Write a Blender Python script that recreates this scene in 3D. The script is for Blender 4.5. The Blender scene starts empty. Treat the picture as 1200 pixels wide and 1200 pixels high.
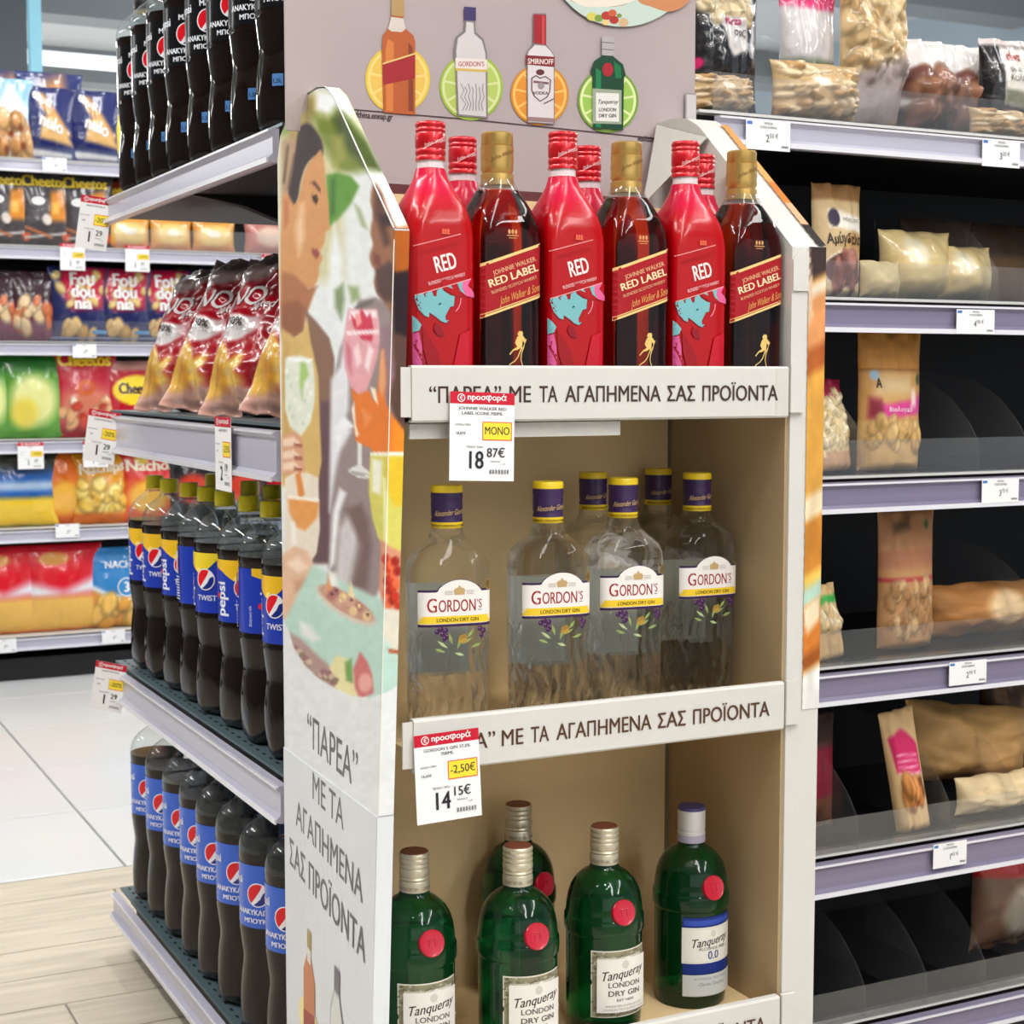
import bpy, math, random
import numpy as np
from mathutils import Vector, noise
from mathutils.geometry import tessellate_polygon
rnd = random.Random(7)
sc = bpy.context.scene
COL = sc.collection
PI = math.pi
# ---------------------------------------------------------------- camera
FPX = 1890.0; CAMH = 1.10; YAW = math.radians(26.7); PITCH = math.atan(159/1890.)
cd = bpy.data.cameras.new('camera'); cd.sensor_width = 36; cd.lens = 36*FPX/1200; cd.clip_end = 60; cd.clip_start = .05
cam = bpy.data.objects.new('camera', cd); COL.objects.link(cam)
cam.location = (0, 0, CAMH); cam.rotation_euler = (PI/2-PITCH, 0, -YAW); sc.camera = cam
cd.dof.use_dof = True; cd.dof.focus_distance = 1.9; cd.dof.aperture_fstop = 14.0
# ---------------------------------------------------------------- world, exposure
w = bpy.data.worlds.new('store_air'); sc.world = w; w.use_nodes = True
w.node_tree.nodes['Background'].inputs[0].default_value = (.93, .96, 1, 1)
w.node_tree.nodes['Background'].inputs[1].default_value = .98
sc.view_settings.view_transform = 'Standard'; sc.view_settings.look = 'None'
sc.view_settings.gamma = 1; sc.view_settings.use_curve_mapping = False
sc.view_settings.exposure = 0.0
sc.cycles.max_bounces = 14; sc.cycles.transmission_bounces = 12; sc.cycles.transparent_max_bounces = 24
sc.cycles.sample_clamp_indirect = 4.0; sc.cycles.caustics_refractive = False; sc.cycles.caustics_reflective = False
# ceiling lights: long tube luminaires, several added unseen as fill, + a few small downlights
CEIL = 3.3
def area(name, loc, sx, sy, power, col=(1, .99, .97), rot=(0, 0, 0), spread=180):
    l = bpy.data.lights.new(name, 'AREA'); l.shape = 'RECTANGLE'; l.size = sx; l.size_y = sy; l.energy = power; l.color = col
    l.spread = math.radians(spread)
    o = bpy.data.objects.new(name, l); COL.objects.link(o); o.location = loc; o.rotation_euler = rot
    return o
LUM = [(-.7, 1.9), (.9, -2.4), (2.6, -2.2), (-1.6, 4.6), (1.2, 4.4), (1.1, -.5), (2.7, .4), (2.8, 7.4), (-3.4, 7.6), (3.6, 4.4), (-.8, 11.2), (4.6, 10.8), (5.2, 3.4)]  # fill added behind the camera and near the back and right walls
for lx, ly in LUM:
    area('luminaire_and_fill', (lx, ly, CEIL-.36), .22, 2.3, 46 if lx == -.7 else 90 if lx > 5 else 38 if ly < -1 else (240 if ly > 9 else 27))
    area('ceiling_fill_uplight', (lx, ly, CEIL-.24), .16, 2.3, 16, rot=(PI, 0, 0))  # upward fill added to brighten the ceiling
DOWN = [(-.5, -.6), (.1, -.9), (.75, -.3), (-.9, .3), (.35, .35)]
for lx, ly in DOWN:
    area('downlight_light', (lx, ly, CEIL-.06), .09, .09, 9, (1, .95, .88))

# ---------------------------------------------------------------- projection helper (photo pixel -> point on a real plane)
Fv = np.array([math.sin(YAW)*math.cos(PITCH), math.cos(YAW)*math.cos(PITCH), -math.sin(PITCH)])
Rv = np.array([math.cos(YAW), -math.sin(YAW), 0.]); Dv = np.cross(Fv, Rv); C0 = np.array([0, 0, CAMH])
def ray(px, py):
    px = np.asarray(px, float)[..., None]; py = np.asarray(py, float)[..., None]
    return (px-600)/FPX*Rv+(py-600)/FPX*Dv+Fv
def ony(px, py, y): k = ray(px, py); return C0+k*(y/k[..., 1:2])
def onx(px, py, x): k = ray(px, py); return C0+k*(x/k[..., 0:1])
def onz(px, py, z): k = ray(px, py); return C0+k*((z-CAMH)/k[..., 2:3])
def onplane(px, py, P, n):
    k = ray(px, py); P = np.array(P, float); n = np.array(n, float)
    return C0+k*(((P-C0)@n)/(k@n))[..., None]
def proj(P):
    q = np.asarray(P)-C0; z = q@Fv
    return 600+FPX*(q@Rv)/z, 600+FPX*(q@Dv)/z
# ---------------------------------------------------------------- materials
def lin(c):
    c = np.asarray(c, float)/255.
    return np.where(c <= .04045, c/12.92, ((c+.055)/1.055)**2.4)
MATS = {}
def mat(name, col=(200, 200, 200), rough=.5, metal=0, trans=0, ior=1.45, coat=0, attr=False, var=0, vscale=20, bump=0, bscale=60, emit=0, spec=None, alpha=1, stretch=None, rimg=None):
    if name in MATS: return MATS[name]
    m = bpy.data.materials.new(name); m.use_nodes = True; nt = m.node_tree; b = nt.nodes['Principled BSDF']
    c = tuple(lin(col))+(1,)
    b.inputs['Base Color'].default_value = c; b.inputs['Roughness'].default_value = rough; b.inputs['Metallic'].default_value = metal
    b.inputs['Transmission Weight'].default_value = trans; b.inputs['IOR'].default_value = ior; b.inputs['Coat Weight'].default_value = coat
    b.inputs['Coat Roughness'].default_value = .05
    if spec is not None: b.inputs['Specular IOR Level'].default_value = spec
    if emit:
        b.inputs['Emission Color'].default_value = c; b.inputs['Emission Strength'].default_value = emit
    src = None
    if attr:
        a = nt.nodes.new('ShaderNodeAttribute'); a.attribute_name = 'Col'; src = a.outputs['Color']
    if var or bump:
        tc = nt.nodes.new('ShaderNodeTexCoord'); mp = nt.nodes.new('ShaderNodeMapping'); nt.links.new(tc.outputs['Object'], mp.inputs[0])
        if stretch: mp.inputs['Scale'].default_value = stretch
    if var:
        n = nt.nodes.new('ShaderNodeTexNoise'); n.inputs['Scale'].default_value = vscale; n.inputs['Detail'].default_value = 5
        nt.links.new(mp.outputs[0], n.inputs['Vector'])
        r = nt.nodes.new('ShaderNodeMapRange'); r.inputs[1].default_value = .3; r.inputs[2].default_value = .7
        r.inputs[3].default_value = 1-var; r.inputs[4].default_value = 1+var*.5; nt.links.new(n.outputs['Fac'], r.inputs[0])
        mx = nt.nodes.new('ShaderNodeVectorMath'); mx.operation = 'SCALE'
        if src: nt.links.new(src, mx.inputs[0])
        else: mx.inputs[0].default_value = c[:3]
        nt.links.new(r.outputs[0], mx.inputs['Scale']); src = mx.outputs[0]
    if src: nt.links.new(src, b.inputs['Base Color'])
    if bump:
        n2 = nt.nodes.new('ShaderNodeTexNoise'); n2.inputs['Scale'].default_value = bscale; n2.inputs['Detail'].default_value = 4
        nt.links.new(mp.outputs[0], n2.inputs['Vector'])
        bp = nt.nodes.new('ShaderNodeBump'); bp.inputs['Strength'].default_value = bump; bp.inputs['Distance'].default_value = .004
        nt.links.new(n2.outputs['Fac'], bp.inputs['Height']); nt.links.new(bp.outputs[0], b.inputs['Normal'])
    MATS[name] = m; return m
def clear_plastic(name, tint=(1, 1, 1), op=.06, rough=.03, haze=(235, 235, 240)):
    """thin clear plastic: see-through with a fresnel gloss"""
    m = bpy.data.materials.new(name); m.use_nodes = True; nt = m.node_tree; nt.nodes.remove(nt.nodes['Principled BSDF'])
    out = nt.nodes['Material Output']; tr = nt.nodes.new('ShaderNodeBsdfTransparent'); tr.inputs[0].default_value = (*tint, 1)
    gl = nt.nodes.new('ShaderNodeBsdfGlossy'); gl.inputs['Roughness'].default_value = rough
    df = nt.nodes.new('ShaderNodeBsdfDiffuse'); df.inputs[0].default_value = (*lin(haze), 1)
    fr = nt.nodes.new('ShaderNodeFresnel'); gm = nt.nodes.new('ShaderNodeNewGeometry')   # same reflectance from both sides of the thin sheet
    mr = nt.nodes.new('ShaderNodeMapRange'); mr.inputs[3].default_value = 1.5; mr.inputs[4].default_value = 1/1.5
    nt.links.new(gm.outputs['Backfacing'], mr.inputs[0]); nt.links.new(mr.outputs[0], fr.inputs[0])
    m1 = nt.nodes.new('ShaderNodeMixShader'); m1.inputs[0].default_value = op
    nt.links.new(tr.outputs[0], m1.inputs[1]); nt.links.new(df.outputs[0], m1.inputs[2])
    m2 = nt.nodes.new('ShaderNodeMixShader'); nt.links.new(fr.outputs[0], m2.inputs[0]); nt.links.new(m1.outputs[0], m2.inputs[1]); nt.links.new(gl.outputs[0], m2.inputs[2])
    nt.links.new(m2.outputs[0], out.inputs[0]); return m
M_print = mat('printed_paper', attr=True, rough=.45, spec=.35)
M_gprint = mat('printed_gloss', attr=True, rough=.2, coat=.12, spec=.4)
M_foil = mat('printed_foil', attr=True, rough=.22, coat=.5, bump=.35, bscale=55)
M_kraft = mat('printed_kraft', attr=True, rough=.6, bump=.3, bscale=70)
M_wingwhite = mat('cool_white_cardboard', (222, 225, 230), .6, var=.02, vscale=8, bump=.1, bscale=90)
M_board = mat('white_cardboard', (210, 207, 202), .7, var=.03, vscale=8, bump=.1, bscale=90)
M_inner = mat('cream_cardboard', (232, 204, 154), .8, var=.05, vscale=6, bump=.15, bscale=120)
M_cream = mat('cardboard_edge', (214, 208, 196), .75)
M_rail = mat('rail_plastic', (186, 184, 200), .3, coat=.2, var=.05, vscale=4, stretch=(.2, 6, 14))
M_railhi = mat('rail_lip_plastic', (225, 224, 232), .25, coat=.3)
M_raildk = mat('rail_mauve_plastic', (128, 120, 146), .3, coat=.3, var=.12, vscale=5, stretch=(.3, 3, 30))
M_steel = mat('teal_grey_steel', (96, 116, 122), .4, metal=.35, var=.08, vscale=7)
M_hole = mat('slot_shadow', (22, 28, 30), .8)
M_black = mat('black_steel', (14, 14, 16), .45)
M_darkin = mat('charcoal_panel', (20, 20, 24), .6)
M_lightshelf = mat('pale_shelf_steel', (210, 208, 204), .45)
M_acrylic = clear_plastic('clear_acrylic', op=.05, haze=(190, 192, 196))
M_pet = clear_plastic('clear_bottle_plastic', tint=(.95, .97, .97), op=.06, haze=(170, 180, 176))
M_cola = mat('cola_in_plastic', (22, 12, 8), .07, coat=.0, spec=.42)
M_capy = mat('yellow_green_cap', (226, 212, 26), .4)
M_capb = mat('blue_cap', (20, 44, 140), .35)
M_capk = mat('black_cap', (16, 16, 20), .35)
M_amber = mat('amber_whisky_glass', (206, 62, 22), 0.0, trans=1, ior=1.36)
M_green = mat('green_gin_glass', (22, 116, 62), 0.015, trans=.9, ior=1.42)
M_gnb = mat('neck_glass', (235, 235, 235), 0.0, trans=1, ior=1.2)
M_redwrap = mat('red_lacquer', (206, 8, 24), .2, coat=.5)
M_redcap = mat('red_metal_cap', (196, 14, 30), .28, metal=.35, coat=.4)
M_goldcap = mat('gold_foil_cap', (206, 168, 96), .32, metal=.75, var=.12, vscale=60)
M_purcap = mat('purple_cap', (56, 30, 78), .4, coat=.2)
M_yelcap = mat('yellow_cap_ring', (234, 200, 34), .4)
M_silcap = mat('champagne_metal_cap', (206, 196, 172), .34, metal=.55)
M_captop = mat('brown_cap_top', (112, 62, 44), .5)
M_lilcap = mat('lilac_cap_band', (166, 158, 176), .4)
M_navytop = mat('indigo_cap_top', (66, 60, 104), .5)
M_seal = mat('red_wax_seal', (186, 14, 44), .3, coat=.4)
M_white = mat('white_paint', (226, 226, 226), .6)
def solid_clear(name, tint, k, ior, bump=0.0):
    """thick clear glass full of clear spirit: part straight view-through, part refraction"""
    m = bpy.data.materials.new(name); m.use_nodes = True; nt = m.node_tree; b = nt.nodes['Principled BSDF']
    b.inputs['Base Color'].default_value = (*tint, 1); b.inputs['Transmission Weight'].default_value = 1; b.inputs['Roughness'].default_value = 0; b.inputs['IOR'].default_value = ior
    tr = nt.nodes.new('ShaderNodeBsdfTransparent'); tr.inputs[0].default_value = (*[t**.5 for t in tint], 1)
    mx = nt.nodes.new('ShaderNodeMixShader'); mx.inputs[0].default_value = k
    nt.links.new(tr.outputs[0], mx.inputs[1]); nt.links.new(b.outputs[0], mx.inputs[2]); nt.links.new(mx.outputs[0], nt.nodes['Material Output'].inputs[0])
    return m
M_glass = solid_clear('clear_gin_glass', (.99, .995, .98), .46, 1.42)
M_embossed = solid_clear('embossed_gin_glass', (.99, .99, .98), .6, 1.38)
# ---------------------------------------------------------------- objects
def link(o, parent=None):
    COL.objects.link(o)
    if parent: o.parent = parent
    return o
class MB:
    def __init__(s): s.V = []; s.F = []; s.C = []; s.m = []; s.n = 0
    def add(s, V, F, col=(200, 200, 200), m=0):
        V = np.asarray(V, float).reshape(-1, 3); s.V.append(V)
        s.F += [tuple(int(i)+s.n for i in f) for f in F]; s.m += [m]*len(F)
        c = lin(col)
        if c.ndim == 1: c = np.tile(c, (len(V), 1))
        s.C.append(c); s.n += len(V); return s
    def box(s, x0, x1, y0, y1, z0, z1, col=(200, 200, 200), m=0):
        V = [(x, y, z) for z in (z0, z1) for y in (y0, y1) for x in (x0, x1)]
        return s.add(V, [(0, 2, 3, 1), (4, 5, 7, 6), (0, 1, 5, 4), (2, 6, 7, 3), (0, 4, 6, 2), (1, 3, 7, 5)], col, m)
    def prism(s, pts, a0, a1, axis='x', col=(200, 200, 200), m=0):
        """pts: outline in the two other axes (y,z | x,z | x,y)"""
        n = len(pts); V = []
        for a in (a0, a1):
            for p in pts:
                V.append({'x': (a, p[0], p[1]), 'y': (p[0], a, p[1]), 'z': (p[0], p[1], a)}[axis])
        F = [tuple(range(n)), tuple(range(2*n-1, n-1, -1))]
        F += [(i, i+n, (i+1) % n+n, (i+1) % n) for i in range(n)]
        return s.add(V, F, col, m)
    def tube(s, pts, r, n=8, col=(200, 200, 200), m=0):
        pts = [Vector(p) for p in pts]; V = []
        for i, p in enumerate(pts):
            t = (pts[min(i+1, len(pts)-1)]-pts[max(i-1, 0)]).normalized()
            a = t.orthogonal().normalized(); b = t.cross(a)
            for k in range(n): V.append(p+r*(math.cos(2*PI*k/n)*a+math.sin(2*PI*k/n)*b))
        F = [(i*n+k, i*n+(k+1) % n, (i+1)*n+(k+1) % n, (i+1)*n+k) for i in range(len(pts)-1) for k in range(n)]
        F += [tuple(range(n-1, -1, -1)), tuple((len(pts)-1)*n+k for k in range(n))]
        return s.add([tuple(v) for v in V], F, col, m)
    def loft(s, rings, n=40, cap0=True, cap1=True, col=(200, 200, 200), m=0):
        """rings: (z, half width x, half depth y, squareness exponent, [flute amp])"""
        V = []
        th = np.linspace(0, 2*PI, n, endpoint=False)+PI/n
        for rr in rings:
            z, a, b, e = rr[:4]; fl = rr[4] if len(rr) > 4 else 0
            ct, st = np.cos(th), np.sin(th)
            k = (np.abs(ct)**e+np.abs(st)**e)**(-1/e)*(1+fl*np.cos(5*th))
            V += list(zip(a*k*ct, b*k*st, [z]*n))
        L = len(rings)
        F = [(i*n+k, i*n+(k+1) % n, (i+1)*n+(k+1) % n, (i+1)*n+k) for i in range(L-1) for k in range(n)]
        if cap0: F.append(tuple(range(n-1, -1, -1)))
        if cap1: F.append(tuple((L-1)*n+k for k in range(n)))
        return s.add(V, F, col, m)
    def build(s, name, mats, parent=None, smooth=False, loc=None, angle=None):
        V = np.concatenate(s.V); me = bpy.data.meshes.new(name)
        me.from_pydata(V.tolist(), [], s.F)
        if not isinstance(mats, (list, tuple)): mats = [mats]
        for mm in mats: me.materials.append(mm)
        if any(s.m): me.polygons.foreach_set('material_index', s.m)
        if any(mm.name.startswith('printed') for mm in mats):
            a = me.color_attributes.new('Col', 'FLOAT_COLOR', 'POINT'); Cc = np.concatenate(s.C)
            a.data.foreach_set('color', np.concatenate([Cc, np.ones((len(Cc), 1))], 1).ravel().astype(np.float32))
        if smooth:
            me.polygons.foreach_set('use_smooth', [True]*len(me.polygons))
            me.update()
            me.set_sharp_from_angle(angle=math.radians(angle or 40))
        me.update()
        o = bpy.data.objects.new(name, me); link(o, parent)
        if loc: o.location = loc
        return o
def tag(o, label=None, cat=None, group=None, kind=None):
    if label: o['label'] = label
    if cat: o['category'] = cat
    if group: o['group'] = group
    if kind: o['kind'] = kind
    return o
def empty(name, loc=(0, 0, 0), rz=0, rot=None):
    o = bpy.data.objects.new(name, None); link(o); o.location = loc; o.rotation_euler = rot or (0, 0, rz); o.empty_display_size = .05; return o
def dup(root, loc, rot=None, label=None, group=None, scale=None):
    r = root.copy(); COL.objects.link(r); r.location = loc
    if rot is not None: r.rotation_euler = rot if isinstance(rot, tuple) else (0, 0, rot)
    if scale: r.scale = scale
    if label: r['label'] = label
    if group: r['group'] = group
    for ch in list(root.children):
        c = ch.copy(); COL.objects.link(c); c.parent = r
        for g in list(ch.children):
            d = g.copy(); COL.objects.link(d); d.parent = c
    return r
# ---------------------------------------------------------------- flat print: vector shapes laid on a surface
_gl = {}; _ch = {}
LAT = dict(zip('ΑΒΕΖΗΙΚΜΝΟΡΤΥΧπρο', 'ABEZHIKMNOPTYXnpo'))
def _raw(t):
    cu = bpy.data.curves.new('tmp', 'FONT'); cu.body = t; cu.resolution_u = 3
    o = bpy.data.objects.new('tmp', cu); COL.objects.link(o)
    me = o.to_mesh(); V = np.array([v.co[:2] for v in me.vertices]).reshape(-1, 2); F = [tuple(p.vertices) for p in me.polygons]
    o.to_mesh_clear(); bpy.data.objects.remove(o); bpy.data.curves.remove(cu); return V, F
def _quads(Q):
    V = []; F = []
    for q in Q: F.append(tuple(range(len(V), len(V)+4))); V += q
    return np.array(V, float), F
def _char(c):
    """outline triangles and advance of one character (the wide Greek capitals are drawn here stroke by stroke)"""
    if c in _ch: return _ch[c]
    if '_HH' not in _ch: V = _raw('HH')[0]; _ch['_HH'] = (np.ptp(V[:, 0]), V[:, 1].max())
    wHH, h = _ch['_HH']; t = .088
    R = lambda x0, y0, x1, y1: [(x0, y0), (x1, y0), (x1, y1), (x0, y1)]
    if c == 'Π': g = _quads([R(.08, 0, .08+t, h), R(.50, 0, .50+t, h), R(.08+t, h-t, .50, h)]); a = .67
    elif c == 'Γ': g = _quads([R(.08, 0, .08+t, h), R(.08+t, h-t, .46, h)]); a = .49
    elif c == 'Λ': g = _quads([[(.01, 0), (.01+t*1.1, 0), (.36, h), (.27, h)], [(.53, 0), (.53+t*1.1, 0), (.36, h), (.29, h-.08)]]); a = .64
    elif c == 'Σ': g = _quads([R(.05, 0, .50, t), R(.05, h-t, .50, h), [(.05, t), (.05+t*1.3, t), (.34, h*.5), (.24, h*.5)], [(.24, h*.5), (.34, h*.5), (.05+t*1.3, h-t), (.05, h-t)]]); a = .55
    elif c == 'Ω': g = _quads([R(.03, 0, .26, t), R(.42, 0, .65, t), R(.18, t, .26, .18), R(.42, t, .50, .18), [(.18, .18), (.26, .18), (.15, .38), (.05, .38)], [(.42, .18), (.50, .18), (.63, .38), (.53, .38)], [(.05, .38), (.15, .38), (.24, h-t), (.20, h)], [(.53, .38), (.63, .38), (.48, h), (.44, h-t)], [(.24, h-t), (.44, h-t), (.48, h), (.20, h)]]); a = .69
    elif c == 'Ϊ': g = _quads([R(.08, 0, .08+t, h), R(-.01, h+.06, .075, h+.14), R(.175, h+.06, .26, h+.14)]); a = .25
    elif c == 'σ':
        V, F = _raw('o'); x1, y1 = V[:, 0].max(), V[:, 1].max(); q, f = _quads([R(x1*.45, y1-.085, x1+.06, y1-.005)]); g = (np.concatenate([V, q]), F+[tuple(i+len(V) for i in k) for k in f]); a = x1+.07
    else:
        V, F = _raw(c); V2 = _raw('H'+c+'H')[0]; a = (np.ptp(V2[:, 0])-wHH) if c != ' ' else .26; g = (V, F)
    _ch[c] = (g[0], g[1], a); return _ch[c]
def glyphs(s, bold=0.0):
    if s in _gl: return _gl[s]
    X = 0; Vs = []; F = []; n = 0
    for c in s:
        V, f, a = _char(LAT.get(c, c))
        if len(V): Vs.append(V+np.array([X, 0])); F += [tuple(i+n for i in q) for q in f]; n += len(V)
        X += a
    V = np.concatenate(Vs); V = V-np.array([(V[:, 0].min()+V[:, 0].max())/2, 0]); _gl[s] = (V, F); return _gl[s]
def smooth_pts(P, n=6):
    P = np.array(P, float); N = len(P); out = []
    for i in range(N):
        p0, p1, p2, p3 = P[i-1], P[i], P[(i+1) % N], P[(i+2) % N]
        for k in range(n):
            t = k/n; out.append(.5*((2*p1)+(-p0+p2)*t+(2*p0-5*p1+4*p2-p3)*t*t+(-p0+3*p1-3*p2+p3)*t**3))
    return np.array(out)
class Decal:
    def __init__(s): s.S = []
    def raw(s, V, F, col): s.S.append((np.array(V, float).reshape(-1, 2), [tuple(f) for f in F], col)); return s
    def poly(s, P, col, sm=0):
        if sm: P = smooth_pts(P, sm)
        P = np.array(P, float)
        T = tessellate_polygon([[Vector((p[0], p[1], 0)) for p in P]]); return s.raw(P, T, col)
    def rect(s, x0, y0, x1, y1, col, nx=1, ny=1):
        X, Y = np.meshgrid(np.linspace(x0, x1, nx+1), np.linspace(y0, y1, ny+1))
        F = [(j*(nx+1)+i, j*(nx+1)+i+1, (j+1)*(nx+1)+i+1, (j+1)*(nx+1)+i) for j in range(ny) for i in range(nx)]
        return s.raw(np.stack([X.ravel(), Y.ravel()], 1), F, col)
    def ell(s, cx, cy, rx, ry, col, n=28, rot=0, a0=0, a1=2*PI):
        th = np.linspace(a0, a1, n+1)[:-1] if abs(a1-a0-2*PI) < 1e-6 else np.linspace(a0, a1, n)
        P = np.stack([rx*np.cos(th), ry*np.sin(th)], 1); c, q = math.cos(rot), math.sin(rot)
        P = np.stack([P[:, 0]*c-P[:, 1]*q+cx, P[:, 0]*q+P[:, 1]*c+cy], 1)
        return s.poly(P, col)
    def line(s, P, w, col):
        P = np.array(P, float); d = np.gradient(P, axis=0); d /= np.linalg.norm(d, axis=1, keepdims=True)+1e-9
        nn = np.stack([-d[:, 1], d[:, 0]], 1)*w/2; n = len(P)
        return s.raw(np.concatenate([P+nn, P-nn]), [(i, i+1, i+1+n, i+n) for i in range(n-1)], col)
    def text(s, t, x, y, size, col, sx=1, bold=0, rot=0, shear=0, align='c', fit=None, flipy=False, arc=0, _sub=None):
        V, F = glyphs(t)
        V = V.copy(); wd = V[:, 0].max()-V[:, 0].min()
        if bold and not _sub:      # heavier strokes: the same outlines laid again with a small shift, each on its own layer
            if fit: sx = fit/(wd*size)
            for q_ in [(-bold, 0), (bold, 0)]+([(0, bold*.6)] if bold > .015 else []):
                s.text(t, x, y, size, col, sx, 0, rot, shear, align, None, flipy, arc, _sub=q_)
            return s
        if _sub: V = V+np.array(_sub)
        if fit: sx = fit/(wd*size)
        V = V*size; V[:, 0] *= sx; V[:, 0] += V[:, 1]*shear
        if arc: V[:, 1] -= arc*V[:, 0]**2
        if flipy: V[:, 1] *= -1
        hw = wd*size*sx/2
        if align == 'l': V[:, 0] += hw
        if align == 'r': V[:, 0] -= hw
        c, q = math.cos(rot), math.sin(rot)
        V = np.stack([V[:, 0]*c-V[:, 1]*q+x, V[:, 0]*q+V[:, 1]*c+y], 1)
        return s.raw(V, F, col)
    def into(s, mb, f, maxlen=None, step=.00006, base=.0002, m=0):
        for i, (V, F, col) in enumerate(s.S):
            col = np.asarray(col, float)
            if maxlen:
                T = []
                for ff in F:
                    for k in range(1, len(ff)-1): T.append((ff[0], ff[k], ff[k+1]))
                V = [tuple(v) for v in V]; cache = {}; out = []
                def mid(a, b):
                    k = (min(a, b), max(a, b))
                    if k not in cache: V.append(((V[a][0]+V[b][0])/2, (V[a][1]+V[b][1])/2)); cache[k] = len(V)-1
                    return cache[k]
                st = T
                while st:
                    a, b, c = st.pop(); L = [math.dist(V[a], V[b]), math.dist(V[b], V[c]), math.dist(V[c], V[a])]
                    j = L.index(max(L))
                    if L[j] <= maxlen: out.append((a, b, c)); continue
                    if j == 0: q = mid(a, b); st += [(a, q, c), (q, b, c)]
                    elif j == 1: q = mid(b, c); st += [(a, b, q), (a, q, c)]
                    else: q = mid(c, a); st += [(a, b, q), (q, b, c)]
                F = out; V = np.array(V)
            mb.add(f(V[:, 0], V[:, 1], base+i*step), F, col if col.ndim == 1 else col, m)
        return mb
def flat_clamped(hd, lim=.0362):
    def f(u, v, o):
        x = np.clip(u, -lim, lim); k = np.clip(np.abs(x)/.0375, 0, .9995)
        return np.stack([x, -hd*(1-k**8)**.125-o, v], 1)
    return f
def flat_front(hd):            # x,z on the plane y=-hd
    return lambda u, v, o: np.stack([u, np.full_like(u, -hd)-o, v], 1)
def cyl(R, phi0=0):            # u arc length around a cylinder, front at -y
    def f(u, v, o):
        a = u/R+phi0
        return np.stack([(R+o)*np.sin(a), -(R+o)*np.cos(a), v], 1)
    return f
# ---------------------------------------------------------------- flat print: painted grids
def vnoise(X, Y, seed=0, oct=3):
    r = np.random.RandomState(seed); out = np.zeros_like(X); amp = 1; tot = 0
    for o in range(oct):
        G = r.rand(64, 64); x = X*2**o % 63; y = Y*2**o % 63
        xi = np.floor(x).astype(int); yi = np.floor(y).astype(int); fx = x-xi; fy = y-yi
        fx = fx*fx*(3-2*fx); fy = fy*fy*(3-2*fy)
        out += amp*(G[yi, xi]*(1-fx)*(1-fy)+G[yi, (xi+1) % 64]*fx*(1-fy)+G[(yi+1) % 64, xi]*(1-fx)*fy+G[(yi+1) % 64, (xi+1) % 64]*fx*fy)
        tot += amp; amp *= .5
    return out/tot
class Paint:
    def __init__(s, X, Y, base): s.X = X; s.Y = Y; s.c = np.tile(np.array(base, float), (len(X), 1)); s.h = np.zeros(len(X))
    def mix(s, a, col, h=0):
        a = np.clip(a, 0, 1); s.c = s.c*(1-a[:, None])+np.array(col, float)*a[:, None]
        if h: s.h += a*h
        return s
    def poly(s, P, col, soft=1.0, sm=0, a=1.0, h=0):
        if sm: P = smooth_pts(P, sm)
        P = np.array(P, float); m = (s.X > P[:, 0].min()-3*soft) & (s.X < P[:, 0].max()+3*soft) & (s.Y > P[:, 1].min()-3*soft) & (s.Y < P[:, 1].max()+3*soft)
        x = s.X[m]; y = s.Y[m]
        if not len(x): return s
        ins = np.zeros(len(x), bool); dd = np.full(len(x), 1e9)
        for i in range(len(P)):
            x0, y0 = P[i-1]; x1, y1 = P[i]
            c = ((y0 > y) != (y1 > y)); ins ^= c & (x < (x1-x0)*(y-y0)/((y1-y0) if y1 != y0 else 1e-9)+x0)
            dx, dy = x1-x0, y1-y0; t = np.clip(((x-x0)*dx+(y-y0)*dy)/(dx*dx+dy*dy+1e-12), 0, 1)
            dd = np.minimum(dd, np.hypot(x-x0-t*dx, y-y0-t*dy))
        A = np.zeros(len(s.X)); A[m] = np.clip(.5+np.where(ins, dd, -dd)/(2*soft), 0, 1)*a
        return s.mix(A, col, h)
    def ell(s, cx, cy, rx, ry, col, soft=.15, rot=0, a=1.0, h=0):
        c, q = math.cos(rot), math.sin(rot); dx = s.X-cx; dy = s.Y-cy
        r = np.hypot((dx*c+dy*q)/rx, (-dx*q+dy*c)/ry)
        return s.mix(np.clip((1-r)/soft+.5, 0, 1)*a, col, h)
    def band(s, y0, y1, col, soft=.01, slope=0, a=1):
        y = s.Y-slope*s.X
        return s.mix(np.clip((y-y0)/soft+.5, 0, 1)*np.clip((y1-y)/soft+.5, 0, 1)*a, col)
    def blobs(s, n, x0, x1, y0, y1, r, cols, seed=0, h=.0, asp=1.5, mask=None):
        q = random.Random(seed)
        for i in range(n):
            cx, cy = q.uniform(x0, x1), q.uniform(y0, y1)
            if mask and not mask(cx, cy): continue
            rr = r*q.uniform(.7, 1.25); an = q.uniform(0, PI); c = np.array(cols[q.randrange(len(cols))], float)
            s.ell(cx, cy, rr*asp**.5, rr/asp**.5, c*.62, .3, an, .8)
            s.ell(cx, cy+rr*.08, rr*.82*asp**.5, rr*.82/asp**.5, c, .5, an, 1, h)
        return s
    def noisy(s, amt, sx=20, sy=20, seed=0):
        s.c *= (1+amt*(vnoise(s.X*sx, s.Y*sy, seed)-.5)*2)[:, None]; return s
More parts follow.
